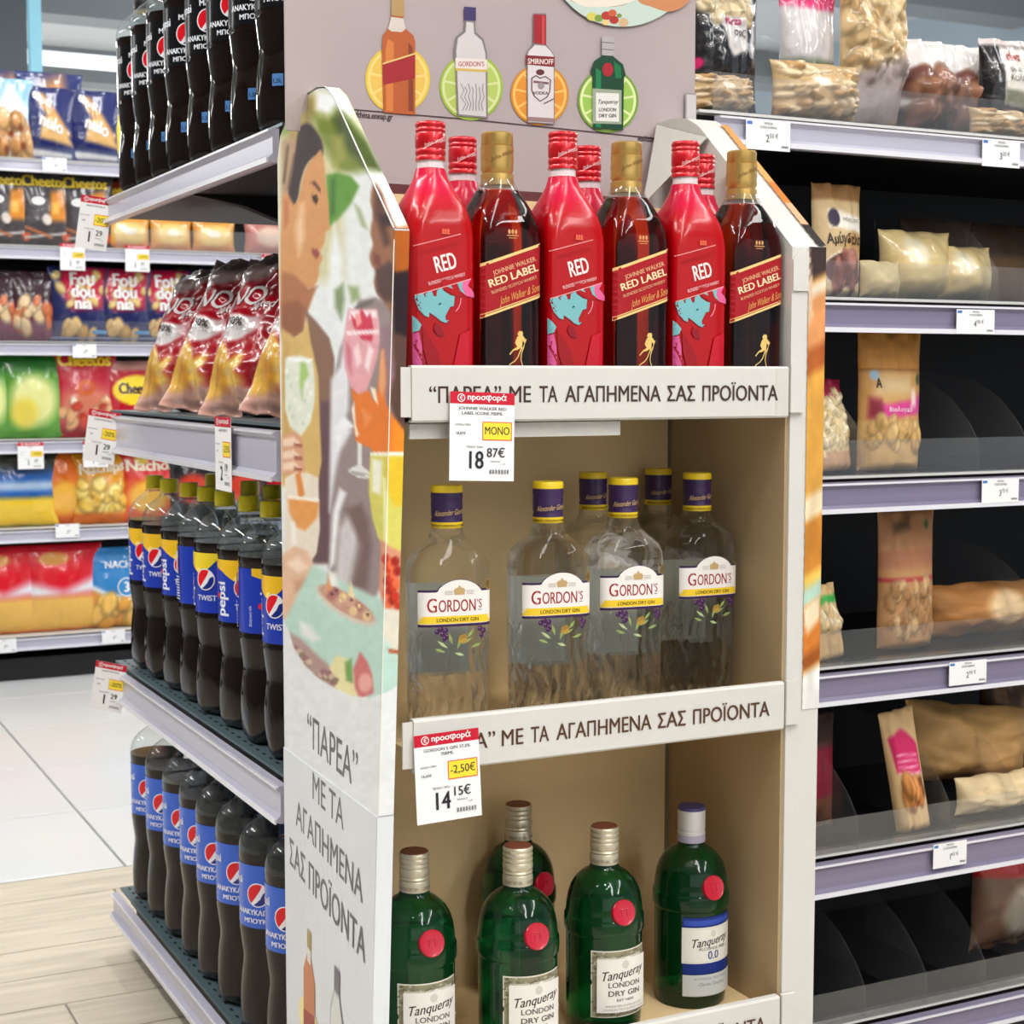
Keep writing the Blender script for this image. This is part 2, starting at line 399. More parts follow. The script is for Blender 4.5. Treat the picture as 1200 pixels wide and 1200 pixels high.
# ---------------------------------------------------------------- price cards
def price_card(name, wd, ht, label, loc, rot, big, small='', lines=(), promo=None, red=False, blue=False, group=None):
    """a printed card; front faces local -y, hangs with its top at z=0"""
    mb = MB(); mb.box(-wd/2, wd/2, 0, .0006, -ht, 0, (240, 239, 240))
    d = Decal(); W = wd; H = ht; ink = (40, 38, 44)
    if red:
        d.rect(-W/2, -.135*H, W/2, 0, (196, 22, 48))
        d.ell(-.33*W, -.068*H, .048*H, .048*H, (245, 240, 240), 18); d.ell(-.33*W, -.068*H, .038*H, .038*H, (196, 22, 48), 18)
        d.text('€', -.33*W, -.092*H, .07*H, (245, 240, 240), bold=.01); d.text('προσφορά', .07*W, -.088*H, .1*H, (250, 245, 245), bold=.02, fit=.6*W)
        y0 = -.2
    else:
        y0 = -.14
        if blue: d.rect(-.48*W, -.16*H, -.36*W, -.05*H, (70, 120, 190))
    for i, t in enumerate(lines): d.text(t, 0, (y0-.055*i if red else y0-.13*i)*H, (.05 if red else .12)*H, ink, bold=.01, sx=1.15 if red else .8)
    if promo:
        d.rect(.0*W, -.54*H, .46*W, -.33*H, (226, 60, 40)); d.rect(.012*W, -.53*H, .448*W, -.34*H, (246, 218, 60))
        d.text(promo, .23*W, -.475*H, .13*H, ink, bold=.015, fit=.38*W)
    if red:
        d.text('ΑΡΧΙΚΗ ΤΙΜΗ', -.3*W, -.38*H, .032*H, ink); d.text(small, -.33*W, -.48*H, .045*H, ink, bold=.01)
        d.text('ΤΕΛΙΚΗ ΤΙΜΗ', -.12*W, -.63*H, .035*H, ink)
        d.text(big[0], -.09*W, -.86*H, .28*H, ink, bold=.022, sx=.8, align='c'); d.text(big[1], .21*W, -.73*H, .15*H, ink, sx=.95, bold=.012)
        d.text('ΤΕΜΑΧΙΟ', .2*W, -.79*H, .03*H, ink); d.text('1 LIT', .33*W, -.82*H, .03*H, ink)
        for i in range(22):
            if i % 3: d.rect((.1+i*.015)*W, -.92*H, (.1+i*.015+.009)*W, -.87*H, ink)
    else:
        d.text(big[0], .02*W, -.72*H, .36*H, ink, bold=.01, sx=.85, align='r'); d.text(big[1], .03*W, -.58*H, .22*H, ink, align='l', sx=.9)
        for i in range(10): d.rect((.3+i*.016)*W, -.9*H, (.3+i*.016+.008)*W, -.82*H, ink)
    d.into(mb, flat_front(0), step=.00003, base=.0001)
    o = mb.build(name, M_print); o.location = loc; o.rotation_euler = rot
    return tag(o, label, 'price tag', group)

# ================================================================ SETTING
WY = 3.57     # white tiles begin here
fl = MB(); fl.box(-6, 7, -6, 16, -.06, -.006, (150, 148, 142)); FLOOR = fl.build('floor', mat('grout', (150, 148, 140), .8)); tag(FLOOR, kind='structure')
M_tile = mat('white_floor_tile', (224, 226, 226), .3, coat=.2, var=.03, vscale=3)
M_wood = mat('oak_floor_board', (212, 201, 182), .45, var=.2, vscale=5, stretch=(.8, 9, 1), bump=.1)
tm = None
def bevel_slab(name, wx, wy, h, m, g=.0015):
    mb = MB(); b = .003
    V = [(0, 0, -h), (wx, 0, -h), (wx, wy, -h), (0, wy, -h), (0, 0, -b*.4), (wx, 0, -b*.4), (wx, wy, -b*.4), (0, wy, -b*.4), (b, b, 0), (wx-b, b, 0), (wx-b, wy-b, 0), (b, wy-b, 0)]
    mb.add(V, [(0, 1, 5, 4), (1, 2, 6, 5), (2, 3, 7, 6), (3, 0, 4, 7), (4, 5, 9, 8), (5, 6, 10, 9), (6, 7, 11, 10), (7, 4, 8, 11), (8, 9, 10, 11)])
    return mb.build(name, m, FLOOR)
first = bevel_slab('floor_tile', 1.034, .514, .02, M_tile)
for j in range(0, 13):
    for i in range(-3, 3):
        o = first if (i, j) == (-3, 0) else first.copy()
        if o is not first: COL.objects.link(o)
        o.location = (.823+i*1.04, WY+.003+j*.52, 0)
rr = random.Random(3); wds = {}
y = WY
for j in range(20):
    y -= .15; x = -4+rr.uniform(0, 1)
    while x < 4.5:
        L = rr.choice([1.2, 1.5]);
        if L not in wds: wds[L] = bevel_slab('floor_board', L-.004, .146, .018, M_wood); o = wds[L]
        else: o = wds[L].copy(); COL.objects.link(o)
        o.location = (x, y+.002, -.001+rr.uniform(0, .0006)); x += L
def structure(name, mb, m): return tag(mb.build(name, m), kind='structure')
M_ceil = mat('ceiling_panel', (214, 216, 218), .8)
structure('ceiling', MB().box(-6, 7, -6, 16, CEIL, CEIL+.1), M_ceil)
structure('wall_back', MB().box(-6, 12, 13.0, 13.2, 0, CEIL), mat('grey_wall', (212, 218, 220), .8, var=.05, vscale=1))
structure('wall_left_blocker', MB().box(-4.6, -4.4, -6, 13, 0, CEIL), mat('blocker_wall_grey', (120, 122, 124), .8))  # unseen wall added to block ambient light from the left
structure('wall_right', MB().box(6.8, 7, -6, 13, 0, CEIL), mat('blue_grey_wall', (190, 205, 220), .8, var=.08, vscale=1))
# beams under the ceiling and the pale band lit above the far cabinets
for k, yy in enumerate((6.9, 9.2, 11.2)):
    structure('trim_%d' % (k+1), MB().box(-6, 7, yy, yy+.25, CEIL-.22, CEIL), mat('ceiling_beam', (150, 154, 158), .7))
M_lamp = mat('lamp_diffuser', (255, 255, 252), .5, emit=2.2)
M_lampbody = mat('lamp_housing', (200, 200, 200), .5)
lum0 = None
LL = ['ceiling light with long white diffuser above the aisle beside the snack rack', 'long ceiling light further up the left aisle']
for i, (lx, ly) in enumerate(LUM):
    if lum0 is None:
        lum0 = empty('ceiling_and_fill_light', (lx, ly, CEIL)); tag(lum0, 'unseen long white tube light on the shop ceiling, set partly added as fill', 'ceiling light', 'long ceiling lights')
        MB().box(-.14, .14, -1.2, 1.2, -.33, -.26).build('housing', M_lampbody, lum0)
        for sy_ in (-.9, .9): MB().tube([(0, sy_, -.26), (0, sy_, 0)], .004).build('hanger', M_lampbody, lum0)
        MB().box(-.11, .11, -1.17, 1.17, -.345, -.3301).build('diffuser', M_lamp, lum0)
    else: dup(lum0, (lx, ly, CEIL))
dl0 = None
for lx, ly in DOWN:
    if dl0 is None:
        dl0 = empty('downlight', (lx, ly, CEIL)); tag(dl0, 'small round downlight in the ceiling', 'ceiling light', 'small round downlights')
        MB().loft([(-.03, .07, .07, 2), (0, .075, .075, 2)], 24).build('ring', M_lampbody, dl0)
        MB().loft([(-.036, .05, .05, 2), (-.0301, .05, .05, 2)], 24).build('lens', M_lamp, dl0)
    else: dup(dl0, (lx, ly, CEIL))
# far wall cabinet top with a white lit strip, and a pale blue light column (top left of the photo)
a = ony(45, 62, 9.0); b = ony(160, 76, 9.0)
o = MB().box(a[0]-.1, b[0]+.9, 9.0, 9.06, b[2]-.035, b[2]+.035).build('strip_light', mat('strip_glow', (245, 250, 255), .5, emit=.75)); tag(o, 'long white strip of light on the far grey wall, above the snack shelves', 'lamp')
a = ony(41, 0, 7.6)
o = MB().box(a[0]-.026, a[0]+.026, 7.6, 7.66, 1.2, 3.29).build('light_column', mat('blue_glow', (140, 196, 214), .5, emit=.7)); tag(o, 'pale blue vertical light strip in the upper left corner of the photo', 'lamp')
structure('trim_4', MB().box(a[0]-.4, a[0]-.04, 7.6, 7.9, 0, 3.3), mat('column_grey', (118, 124, 130), .7))

# ================================================================ RACKS
def rail_mb(x0, x1, h, mbs=None):
    """price rail hanging from a shelf's front edge (local: shelf top z=0, front y=0, facing -y)"""
    P = [(-.004, -.008), (-.015, -.009), (-.018, -.013), (-.013, -.018), (-.013, -h+.012), (-.019, -h+.006), (-.019, -h+.002), (-.012, -h), (-.004, -h)]
    mb = MB(); mb.prism(P, x0, x1, 'x')
    mb.box(x0, x1, -.0195, -.0165, -.0125, -.0095, m=1); mb.box(x0, x1, -.0215, -.019, -h, -h+.007, m=1)
    return mb
def divider_mb(x, ht=.16, dp=.3):
    P = [(.006, .0), (.008, .045), (.03, .075), (.07, .11), (.13, .14), (.2, ht), (dp, ht), (dp, 0)]
    return MB().prism(P, x-.001, x+.001, 'x')
def rack(name, label, cat, origin, rz, length, depth, tops, rail_h, plate, railm, riser=.05, back=True, back_top=None, skip_riser=(), edges=0, slots=False, posts=(), brackets=(), post_top=None):
    t = empty(name, origin, rz); tag(t, label, cat)
    if back: MB().box(0, length, depth, depth+.02, .02, back_top).build('back_panel', M_darkin, t)
    MB().box(.0, length, .03, depth, 0, .08).build('plinth', M_darkin, t)
    for px in posts: MB().box(px-.03, px+.03, depth-.03, depth+.03, 0, post_top).build('upright', M_black, t)
    for i, z in enumerate(tops):
        mb = MB().box(0, length, 0, depth if edges == 0 else .022, -.004, 0); mb.box(0, length, .02, depth, -.035, -.0041, m=1)
        if edges: mb.box(0, length, .0221, depth, -.004, -.0005, m=1)
        s = mb.build('shelf', [plate, M_black], t); s.location = (0, 0, z)
        hh = rail_h[i] if isinstance(rail_h, (list, tuple)) else rail_h
        rail_mb(edges, length, hh).build('price_rail', [railm[i] if isinstance(railm, (list, tuple)) else railm, M_railhi], s)
        if riser and i not in skip_riser:
            r_ = MB().box(edges, length, .0, .0018, .0, riser).box(edges, length, .0, .03, .0, .0015)
            r_.build('front_guard', M_acrylic, s)
        if slots:
            q = MB()
            for a in range(int(length/.03)):
                for b_ in range(4 if z < .7 else 0):
                    x = .012+a*.03+(b_ % 2)*.015; yy = .012+b_*.02
                    q.box(x, x+.011, yy, yy+.004, .0001, .0006)
            if q.n: tag(q.build('slot_row', M_hole, s), kind='stuff')
        for bx in brackets:
            if i == 0: continue
            P = [(.03, -.036), (.12, -.05), (.22, -.085), (.3, -.14), (depth-.02, -.2), (depth-.02, -.036)]
            MB().prism(P, bx-.012, bx+.012, 'x').build('bracket', M_black, s)
    return t
# right rack, front plane y=1.8817
RY = 1.882; RX = 1.232
RT = [.128, .393, .675, .955, 1.214, 1.463]
right = rack('nut_rack', 'dark shelving rack of dried nuts with mauve price rails, right of the cardboard display', 'shelving', (RX, RY, 0), 0, 1.9, .42, RT, [.05, .058, .054, .053, .051, .047],
             M_lightshelf, [M_raildk, M_raildk, M_raildk, M_raildk, M_raildk, M_rail], riser=.052, back_top=1.52, edges=.022)
for z, xs in ((.955, (.3, .52, .62)), (.675, (.26, .66)), (.393, (.3, .48, .62)), (.128, (.32, .44, .56, .7)), (1.463, (.2, .5)), (1.214, (.55,))):
    for x in xs: divider_mb(x, .15).build('divider', M_acrylic, right).location = (0, 0, z)
# left background rack
BY = 5.945
BT = [.165, .555, .875, 1.225, 1.565, 1.87]
left = rack('snack_rack', 'long dark rack of crisps and snacks with grey rails, far left background', 'shelving', (-1.4, BY, 0), 0, 4.3, .5, BT, .05, M_lightshelf, [M_rail]*6,
            riser=.0, back_top=1.93)
for z, x0, x1 in ((1.225, .9, 1.66), (1.565, 1.375, 2.2), (.875, 2.0, 2.6)):
    MB().box(x0+1.4, x1+1.4, -.002, .0, 0, .075).build('front_guard', M_acrylic, left).location = (0, 0, z)
# cola gondola: front line x=.686, from y=3.035 to y=2.02
GX = .686; GY = 3.035
GT = [.124, .564, 1.037, 1.427]
gond = rack('drinks_gondola', 'grey steel stand of cola bottles with perforated shelves, behind the left side of the display', 'shelving', (GX, GY, 0), -PI/2, 1.01, .44, GT, [.055, .06, .075, .052], M_steel, M_rail, riser=0,
            back=False, slots=True, posts=(.93,), brackets=(.45, .9), post_top=1.48)

# ================================================================ CARDBOARD DISPLAY
DY = 1.556; DO = Vector((.92, 1.78, 0))
disp = empty('cardboard_display', DO); tag(disp, 'white cardboard floor display stand of spirits with printed side wings and header', 'display stand')
def dpart(mb, name, m, parent=None, **k):
    o = mb.build(name, m, parent or disp, **k)
    if parent is None: o.location = -DO
    return o
def xf(z):      # left wing front fold
    return .647-.030*np.clip((1.25-z)/.84, 0, 1.4)
XB = .672; DYB = DY+.445
def wing_top(y):   # outline height of a wing over its depth
    ys = [DY, DY+.205, DY+.235, DY+.27, DY+.37, DY+.43, DYB+.001]
    zs = [1.251, 1.418, 1.432, 1.437, 1.434, 1.405, 1.375]
    return np.interp(y, ys, zs)
# left wing body (thick double-wall), outer face follows P(s,z)
def lw(s_, z, off=0.):
    s_ = np.asarray(s_, float); z = np.asarray(z, float)
    return np.stack([xf(z)*(1-s_)+XB*s_-off, DY+(DYB-DY)*s_, z+0*s_], -1)
SS = np.linspace(0, 1, 41); mb = MB(); V = []; F = []
ZS = [0, .3, .62]
def wing(mbx, outer, inner, zlow, cut=None):
    n = len(SS); L = 24; V = []
    for fn in (outer, inner):
        for k in range(L):
            for s_ in SS:
                y = DY+(DYB-DY)*s_; zt_ = float(wing_top(y)); z = zlow+(zt_-zlow)*k/(L-1)
                V.append(fn(s_, z, y))
    F = []; Q = L*n
    for k in range(L-1):
        for i in range(n-1):
            a = k*n+i; F += [(a, a+1, a+n+1, a+n), (Q+a+1, Q+a, Q+a+n, Q+a+n+1)]
        a = k*n; F.append((a, a+n, Q+a+n, Q+a)); a = k*n+n-1; F.append((a+n, a, Q+a, Q+a+n))
    for i in range(n-1):
        a = (L-1)*n+i; F += [(a, a+1, Q+a+1, Q+a), (i+1, i, Q+i, Q+i+1)]
    mbx.add(V, F)
wing(mb, lambda s_, z, y: tuple(lw(s_, z, -.0005)), lambda s_, z, y: (float(lw(s_, z)[0])+.0165, y, z), .0)
left_wing = dpart(mb, 'side_wing', M_wingwhite)
# lower carton of the left wing sits a little proud below the seam
mb = MB(); zt = lambda s_: .636-.022*s_
N = 12; V = []
for s_ in np.linspace(0, 1, N+1):
    for z in (0.0, zt(s_)): V.append(lw(s_, z, .0022))
for s_ in np.linspace(0, 1, N+1):
    for z in (0.0, zt(s_)): V.append(lw(s_, z, -.0004))
F = []
for i in range(N):
    a = 2*i; b_ = 2*(N+1)+2*i
    F += [(a, a+1, a+3, a+2), (a+1, b_+1, b_+3, a+3)]
F += [(0, 2*(N+1), 2*(N+1)+1, 1)]
mb.add(V, F)
z1 = .636
mb.add([lw(0, 0, .0022), (float(xf(0))+.0165, DY-.0015, 0), (float(xf(z1))+.0165, DY-.0015, z1), lw(0, z1, .0022)-np.array([0, .0015, 0])], [(0, 1, 2, 3)])
dpart(mb, 'lower_carton', M_wingwhite)
# ---- print on the left wing: painted grid, coordinates are those seen on the printed face
ns, nz = 92, 330
S2, Z2 = np.meshgrid(np.linspace(0, 1, ns), np.linspace(.66, 1, nz))
topz = wing_top(DY+(DYB-DY)*S2)-.0015
Zg = .60+(Z2-.66)/.34*(topz-.60)
PW = lw(S2.ravel(), Zg.ravel(), .0008); X, Y = proj(PW)
strip_n = 8
TS, TZ = np.meshgrid(np.linspace(0, 1, strip_n), np.linspace(.637, 1.25, nz))
PS = np.stack([xf(TZ.ravel())-.0008+(.0172)*TS.ravel(), np.full(TS.size, DY-.0012), TZ.ravel()], 1); Xs, Ys = proj(PS)
# slanted top edge strip of the wing (folded board, printed too)
sn = 60; sy = np.linspace(DY, DY+.36, sn)
TT, TYv = np.meshgrid(np.linspace(0, 1, strip_n), sy)
szz = wing_top(TYv)+.0012
sxx = (xf(szz)*(1-(TYv-DY)/.445)+XB*(TYv-DY)/.445)-.0008+.0172*TT
PT = np.stack([sxx.ravel(), TYv.ravel(), szz.ravel()], 1); Xt, Yt = proj(PT)
def wing_art(X, Y):
    p = Paint(X, Y, (228, 232, 234)); n = vnoise(X/14., Y/10., 5)
    # blurred garden behind
    p.poly([(325, 105), (405, 105), (430, 150), (420, 330), (325, 330)], (205, 200, 160), 10)
    p.poly([(333, 130), (366, 112), (374, 125), (356, 160), (340, 200)], (170, 150, 90), 5)
    p.poly([(372, 108), (402, 112), (420, 150), (390, 140), (382, 132), (370, 128)], (240, 244, 246), 4)
    p.poly([(366, 132), (384, 138), (394, 126), (412, 140), (430, 170), (440, 205), (420, 212), (396, 200), (372, 160)], (118, 132, 52), 6)
    p.poly([(390, 140), (400, 130), (430, 165), (452, 205), (432, 200), (400, 170)], (70, 84, 40), 5)
    p.poly([(390, 160), (402, 158), (405, 185), (392, 195)], (150, 150, 70), 5)
    p.poly([(330, 125), (340, 128), (338, 155), (330, 160)], (120, 150, 70), 3)
    p.poly([(400, 205), (430, 200), (448, 205), (470, 270), (470, 340), (405, 340)], (226, 230, 230), 6)
    p.poly([(382, 205), (396, 202), (412, 207), (421, 218), (412, 238), (398, 255), (386, 266), (383, 240)], (96, 146, 58), 2)
    p.poly([(388, 212), (393, 206), (392, 250), (387, 255)], (66, 112, 50), 2.5)
    p.poly([(416, 240), (422, 245), (430, 268), (424, 265)], (150, 165, 120), 3)
    p.poly([(392, 262), (402, 300), (400, 350), (384, 360), (386, 300)], (232, 236, 236), 4)
    p.poly([(392, 340), (402, 332), (404, 350), (400, 375), (393, 360)], (130, 150, 110), 3)
    p.poly([(408, 335), (420, 336), (422, 350), (412, 355)], (150, 168, 120), 3)
    # woman at the left: streaked hair, face in profile
    p.poly([(330, 165), (345, 160), (352, 175), (345, 215), (338, 240), (330, 240)], (176, 146, 116), 3)
    p.poly([(336, 170), (339, 170), (334, 215), (331, 215)], (110, 84, 66), 1.5)
    p.poly([(344, 180), (347, 178), (339, 222), (336, 222)], (120, 92, 74), 1.5)
    p.poly([(350, 152), (360, 144), (368, 150), (377, 165), (378, 182), (368, 184), (358, 195), (352, 214), (349, 232), (344, 240), (338, 228), (342, 205), (346, 180)], (58, 44, 46), 1.5, sm=3)
    p.poly([(376, 176), (380, 190), (382, 215), (385, 240), (386, 262), (388, 268), (382, 272), (380, 285), (375, 295), (378, 302), (374, 312), (373, 325), (366, 338), (352, 340), (330, 400), (330, 240), (338, 230), (344, 240), (350, 232), (354, 212), (360, 194), (370, 182)], (206, 148, 96), 1.3, sm=3)
    p.poly([(352, 240), (356, 238), (356, 280), (350, 300), (346, 270)], (238, 204, 168), 4, a=.8)
    p.poly([(333, 232), (338, 236), (338, 262), (333, 268)], (190, 118, 80), 2)
    p.poly([(364, 214), (369, 212), (376, 222), (375, 226), (369, 218)], (84, 52, 36), .8)
    p.poly([(365, 229), (371, 228), (373, 234), (371, 240), (367, 236)], (60, 36, 28), .9)
    p.poly([(365, 291), (372, 292), (375, 297), (371, 304), (366, 298)], (150, 72, 70), .9)
    p.poly([(330, 318), (345, 322), (362, 338), (372, 335), (366, 350), (358, 372), (356, 388), (345, 396), (330, 384)], (170, 112, 78), 2)
    p.poly([(330, 355), (350, 352), (357, 362), (354, 388), (344, 395), (330, 388)], (146, 92, 66), 3)
    # brown jacket and mustard top
    p.poly([(357, 362), (372, 378), (386, 396), (392, 420), (391, 450), (388, 500), (388, 600), (390, 660), (364, 660), (374, 560), (372, 470), (362, 400)], (136, 104, 88), 1.5)
    p.poly([(374, 470), (388, 470), (390, 660), (366, 660)], (104, 78, 84), 4)
    p.poly([(330, 384), (345, 396), (356, 388), (360, 372), (364, 400), (373, 440), (375, 500), (377, 540), (372, 570), (330, 570)], (212, 178, 112), 1.3)
    p.poly([(332, 400), (340, 402), (338, 560), (332, 560)], (190, 152, 92), 3, a=.6)
    # grey shirt of the man
    p.poly([(420, 352), (440, 348), (455, 356), (478, 370), (478, 620), (440, 700), (384, 690), (386, 600), (388, 500), (390, 450), (398, 410)], (150, 134, 134), 2)
    p.poly([(388, 445), (398, 430), (404, 400), (410, 430), (408, 480), (402, 500), (412, 505), (398, 530), (392, 560), (386, 600)], (226, 228, 234), 3)
    p.poly([(404, 488), (416, 500), (403, 506), (395, 530), (392, 500)], (238, 240, 244), 2)
    p.poly([(390, 600), (398, 572), (406, 578), (398, 600), (392, 660), (386, 668)], (236, 236, 238), 2.5)
    p.poly([(398, 620), (410, 600), (422, 608), (418, 640), (408, 690), (392, 690)], (206, 200, 202), 4)
    p.poly([(404, 596), (424, 590), (432, 610), (436, 640), (430, 690), (412, 690), (424, 640)], (122, 98, 96), 4)
    p.poly([(410, 380), (416, 360), (424, 354), (440, 350), (436, 356), (420, 364)], (110, 104, 96), 1.5)
    # man's face in profile, dark hair
    p.poly([(438, 214), (446, 222), (466, 268), (482, 270), (482, 345), (470, 380), (452, 356), (442, 345), (438, 330), (441, 318), (436, 312), (433, 300), (437, 286), (434, 272), (437, 250), (434, 235)], (150, 102, 76), 1.6, sm=3)
    p.poly([(440, 218), (448, 228), (452, 262), (458, 285), (450, 290), (444, 268), (438, 250)], (92, 62, 52), 3)
    p.poly([(444, 252), (456, 250), (460, 264), (448, 266)], (60, 42, 42), 2)
    p.poly([(438, 296), (446, 300), (446, 312), (438, 310)], (122, 70, 60), 2)
    p.poly([(440, 316), (456, 306), (470, 320), (470, 350), (452, 354), (442, 342)], (84, 60, 58), 3)
    p.poly([(462, 268), (482, 262), (482, 318), (462, 322)], (176, 92, 30), 4)
    p.poly([(460, 320), (482, 316), (482, 402), (460, 396)], (44, 30, 36), 3)
    p.poly([(456, 388), (482, 396), (482, 520), (466, 505), (456, 470)], (92, 66, 58), 3)
    p.poly([(448, 385), (458, 380), (462, 440), (454, 470), (446, 440)], (150, 120, 132), 3)
    # pink coupe with red fruit
    p.poly([(408, 362), (442, 362), (445, 382), (445, 400), (442, 420), (436, 440), (430, 458), (420, 464), (410, 452), (404, 430), (402, 405), (405, 380)], (226, 164, 172), 1.1)
    p.poly([(410, 364), (441, 364), (442, 372), (409, 374)], (244, 232, 234), 1.2)
    p.poly([(411, 368), (416, 374), (424, 362), (430, 372), (434, 366), (438, 386), (436, 400), (424, 398), (414, 382)], (206, 58, 84), 1.2)
    p.poly([(416, 368), (422, 366), (424, 378), (418, 384)], (240, 160, 160), 1.2)
    p.poly([(406, 388), (444, 386), (444, 391), (406, 393)], (246, 222, 226), 1)
    p.poly([(414, 410), (420, 402), (424, 424), (418, 432)], (246, 214, 218), 2)
    p.poly([(432, 404), (438, 410), (432, 436), (427, 430)], (248, 224, 228), 2)
    p.poly([(406, 400), (412, 410), (412, 440), (406, 424)], (206, 120, 140), 2)
    # orange drink / hand
    p.poly([(411, 455), (420, 462), (432, 458), (440, 470), (446, 420), (449, 408), (453, 440), (452, 470), (462, 490), (474, 510), (474, 534), (440, 534), (434, 525), (418, 518), (415, 500), (416, 480)], (226, 122, 50), 1.3, sm=3)
    p.poly([(446, 412), (450, 408), (452, 450), (447, 466), (444, 450)], (222, 160, 120), 1.2)
    p.poly([(434, 454), (440, 455), (443, 474), (438, 468)], (246, 226, 200), 1.2)
    p.poly([(462, 490), (482, 515), (482, 534), (458, 534)], (238, 140, 40), 2)
    p.poly([(424, 480), (436, 488), (428, 500)], (240, 150, 90), 3); p.poly([(415, 470), (417, 498), (421, 510), (417, 512), (412, 480)], (244, 226, 206), 1)
    p.poly([(419, 518), (424, 520), (424, 546), (432, 552), (440, 556), (436, 561), (420, 560), (407, 552), (412, 548), (419, 545)], (222, 222, 220), 1)
    p.poly([(410, 551), (432, 556), (424, 559), (412, 555)], (170, 166, 164), .8)
    # pale long drink at the left, fingers
    p.poly([(334, 420), (350, 416), (366, 421), (369, 445), (369, 470), (364, 495), (353, 511), (340, 500), (334, 480)], (224, 228, 214), 1.1)
    p.poly([(352, 424), (358, 424), (362, 440), (356, 448), (354, 468), (351, 450)], (168, 200, 120), 2)
    p.poly([(336, 418), (366, 421), (364, 425), (338, 423)], (246, 248, 244), .8)
    for q in range(14): p.ell(336+(q*37 % 30), 435+(q*53 % 62), 2.2, 3.0, (196, 206, 188) if q % 2 else (242, 244, 238), .8, a=.7)
    p.poly([(330, 512), (344, 505), (354, 514), (356, 530), (358, 552), (348, 556), (330, 556)], (214, 160, 128), 1.2)
    for yy in (520, 535, 548): p.poly([(330, yy-5), (344, yy-8), (352, yy), (345, yy+2), (332, yy+3)], (240, 210, 188), 1.2); p.poly([(344, yy-1), (354, yy+1), (354, yy+4), (345, yy+3)], (150, 84, 64), 1)
    # lower left glass, orange drink
    p.poly([(334, 560), (348, 553), (360, 554), (373, 560), (374, 590), (375, 620), (371, 648), (362, 662), (334, 662)], (232, 220, 204), 1.1)
    p.poly([(337, 583), (374, 588), (372, 606), (358, 622), (347, 618), (339, 600)], (226, 156, 88), 2)
    p.poly([(346, 556), (352, 552), (357, 580), (350, 584)], (226, 140, 70), 1.4)
    p.poly([(337, 580), (374, 585), (374, 588), (337, 584)], (248, 240, 226), .8)
    p.poly([(340, 610), (346, 612), (348, 640), (342, 640)], (246, 240, 232), 2)
    p.poly([(330, 650), (345, 640), (360, 645), (368, 662), (366, 690), (358, 710), (345, 720), (330, 728)], (226, 186, 158), 2)
    p.poly([(336, 660), (350, 652), (360, 664), (350, 672)], (244, 216, 196), 3); p.poly([(344, 680), (366, 676), (364, 690), (346, 694)], (204, 154, 126), 3)
    # yellow glass right
    p.poly([(434, 532), (482, 532), (482, 652), (455, 650), (443, 630), (436, 606), (432, 575)], (214, 206, 104), 1.2)
    p.poly([(452, 536), (482, 534), (482, 590), (462, 594), (452, 570)], (226, 192, 50), 3)
    p.poly([(436, 538), (448, 540), (446, 580), (436, 576)], (238, 238, 222), 2.5); p.poly([(452, 560), (454, 640), (450, 640), (449, 560)], (240, 240, 190), 1.5)
    p.poly([(434, 530), (482, 530), (482, 534), (434, 534)], (244, 244, 230), .8)
    # table, plate, bites
    p.poly([(366, 662), (392, 676), (440, 700), (482, 700), (482, 820), (330, 820), (330, 735)], (186, 216, 204), 3)
    p.poly([(380, 680), (392, 700), (418, 712), (400, 722), (372, 700)], (206, 226, 216), 6)
    p.poly([(384, 668), (394, 672), (396, 690), (386, 686)], (240, 240, 236), 3)
    p.ell(406, 710, 40, 13, (214, 204, 190), .12, .55); p.ell(406, 707, 37, 11, (196, 150, 130), .2, .55)
    for q, (bx, by) in enumerate([(384, 690), (393, 694), (402, 700), (411, 705), (420, 712), (430, 722), (398, 706), (388, 698), (414, 716)]):
        p.ell(bx, by, 5, 6, [(206, 160, 142), (176, 116, 112), (226, 196, 150)][q % 3], .5); p.ell(bx+1, by-2, 2, 2, (110, 60, 70) if q % 2 else (236, 214, 150), .6)
    p.poly([(384, 672), (388, 690), (383, 694)], (226, 150, 90), 1.5); p.poly([(411, 680), (416, 702), (408, 698)], (240, 220, 170), 1.5)
    p.poly([(446, 632), (456, 640), (482, 652), (482, 716), (450, 714), (444, 690), (446, 660)], (216, 150, 120), 1.5)
    for q in range(16): p.ell(452+(q*29 % 28), 655+(q*41 % 56), 5, 6, [(196, 56, 36), (226, 110, 70), (158, 40, 34)][q % 3], .5)
    p.poly([(452, 714), (482, 716), (482, 764), (462, 762), (448, 745)], (222, 216, 200), 2)
    p.poly([(454, 760), (482, 764), (482, 769), (456, 765)], (180, 92, 60), 1)
    # food at the rim of the round picture
    p.poly([(340, 742), (352, 748), (372, 768), (392, 785), (404, 800), (408, 816), (380, 812), (350, 790), (338, 765)], (176, 146, 140), 2.5)
    p.poly([(352, 728), (364, 734), (376, 750), (366, 752), (352, 742)], (230, 232, 230), 3)
    p.poly([(386, 782), (394, 768), (408, 772), (414, 792), (428, 814), (404, 820), (392, 806)], (232, 222, 170), 2)
    p.poly([(404, 776), (412, 772), (414, 800), (406, 798)], (120, 160, 90), 2)
    p.poly([(414, 784), (422, 764), (430, 774), (436, 790), (438, 812), (422, 820), (416, 806)], (206, 116, 116), 1.8)
    p.ell(428, 800, 8, 11, (232, 170, 160), .5)
    for q in range(18): p.ell(346+(q*31 % 60), 760+(q*31 % 60)*.75+(q*7 % 9), 4, 3.5, [(150, 106, 112), (206, 180, 160), (140, 120, 96)][q % 3], .6)
    # white below the circle
    p.poly([(325, 716), (338, 738), (344, 758), (356, 778), (372, 794), (392, 806), (414, 816), (434, 817), (452, 812), (466, 803), (482, 790), (490, 1240), (325, 1240)], (228, 230, 232), .8)
    p.noisy(.035, .15, .15, 3)
    return p.c
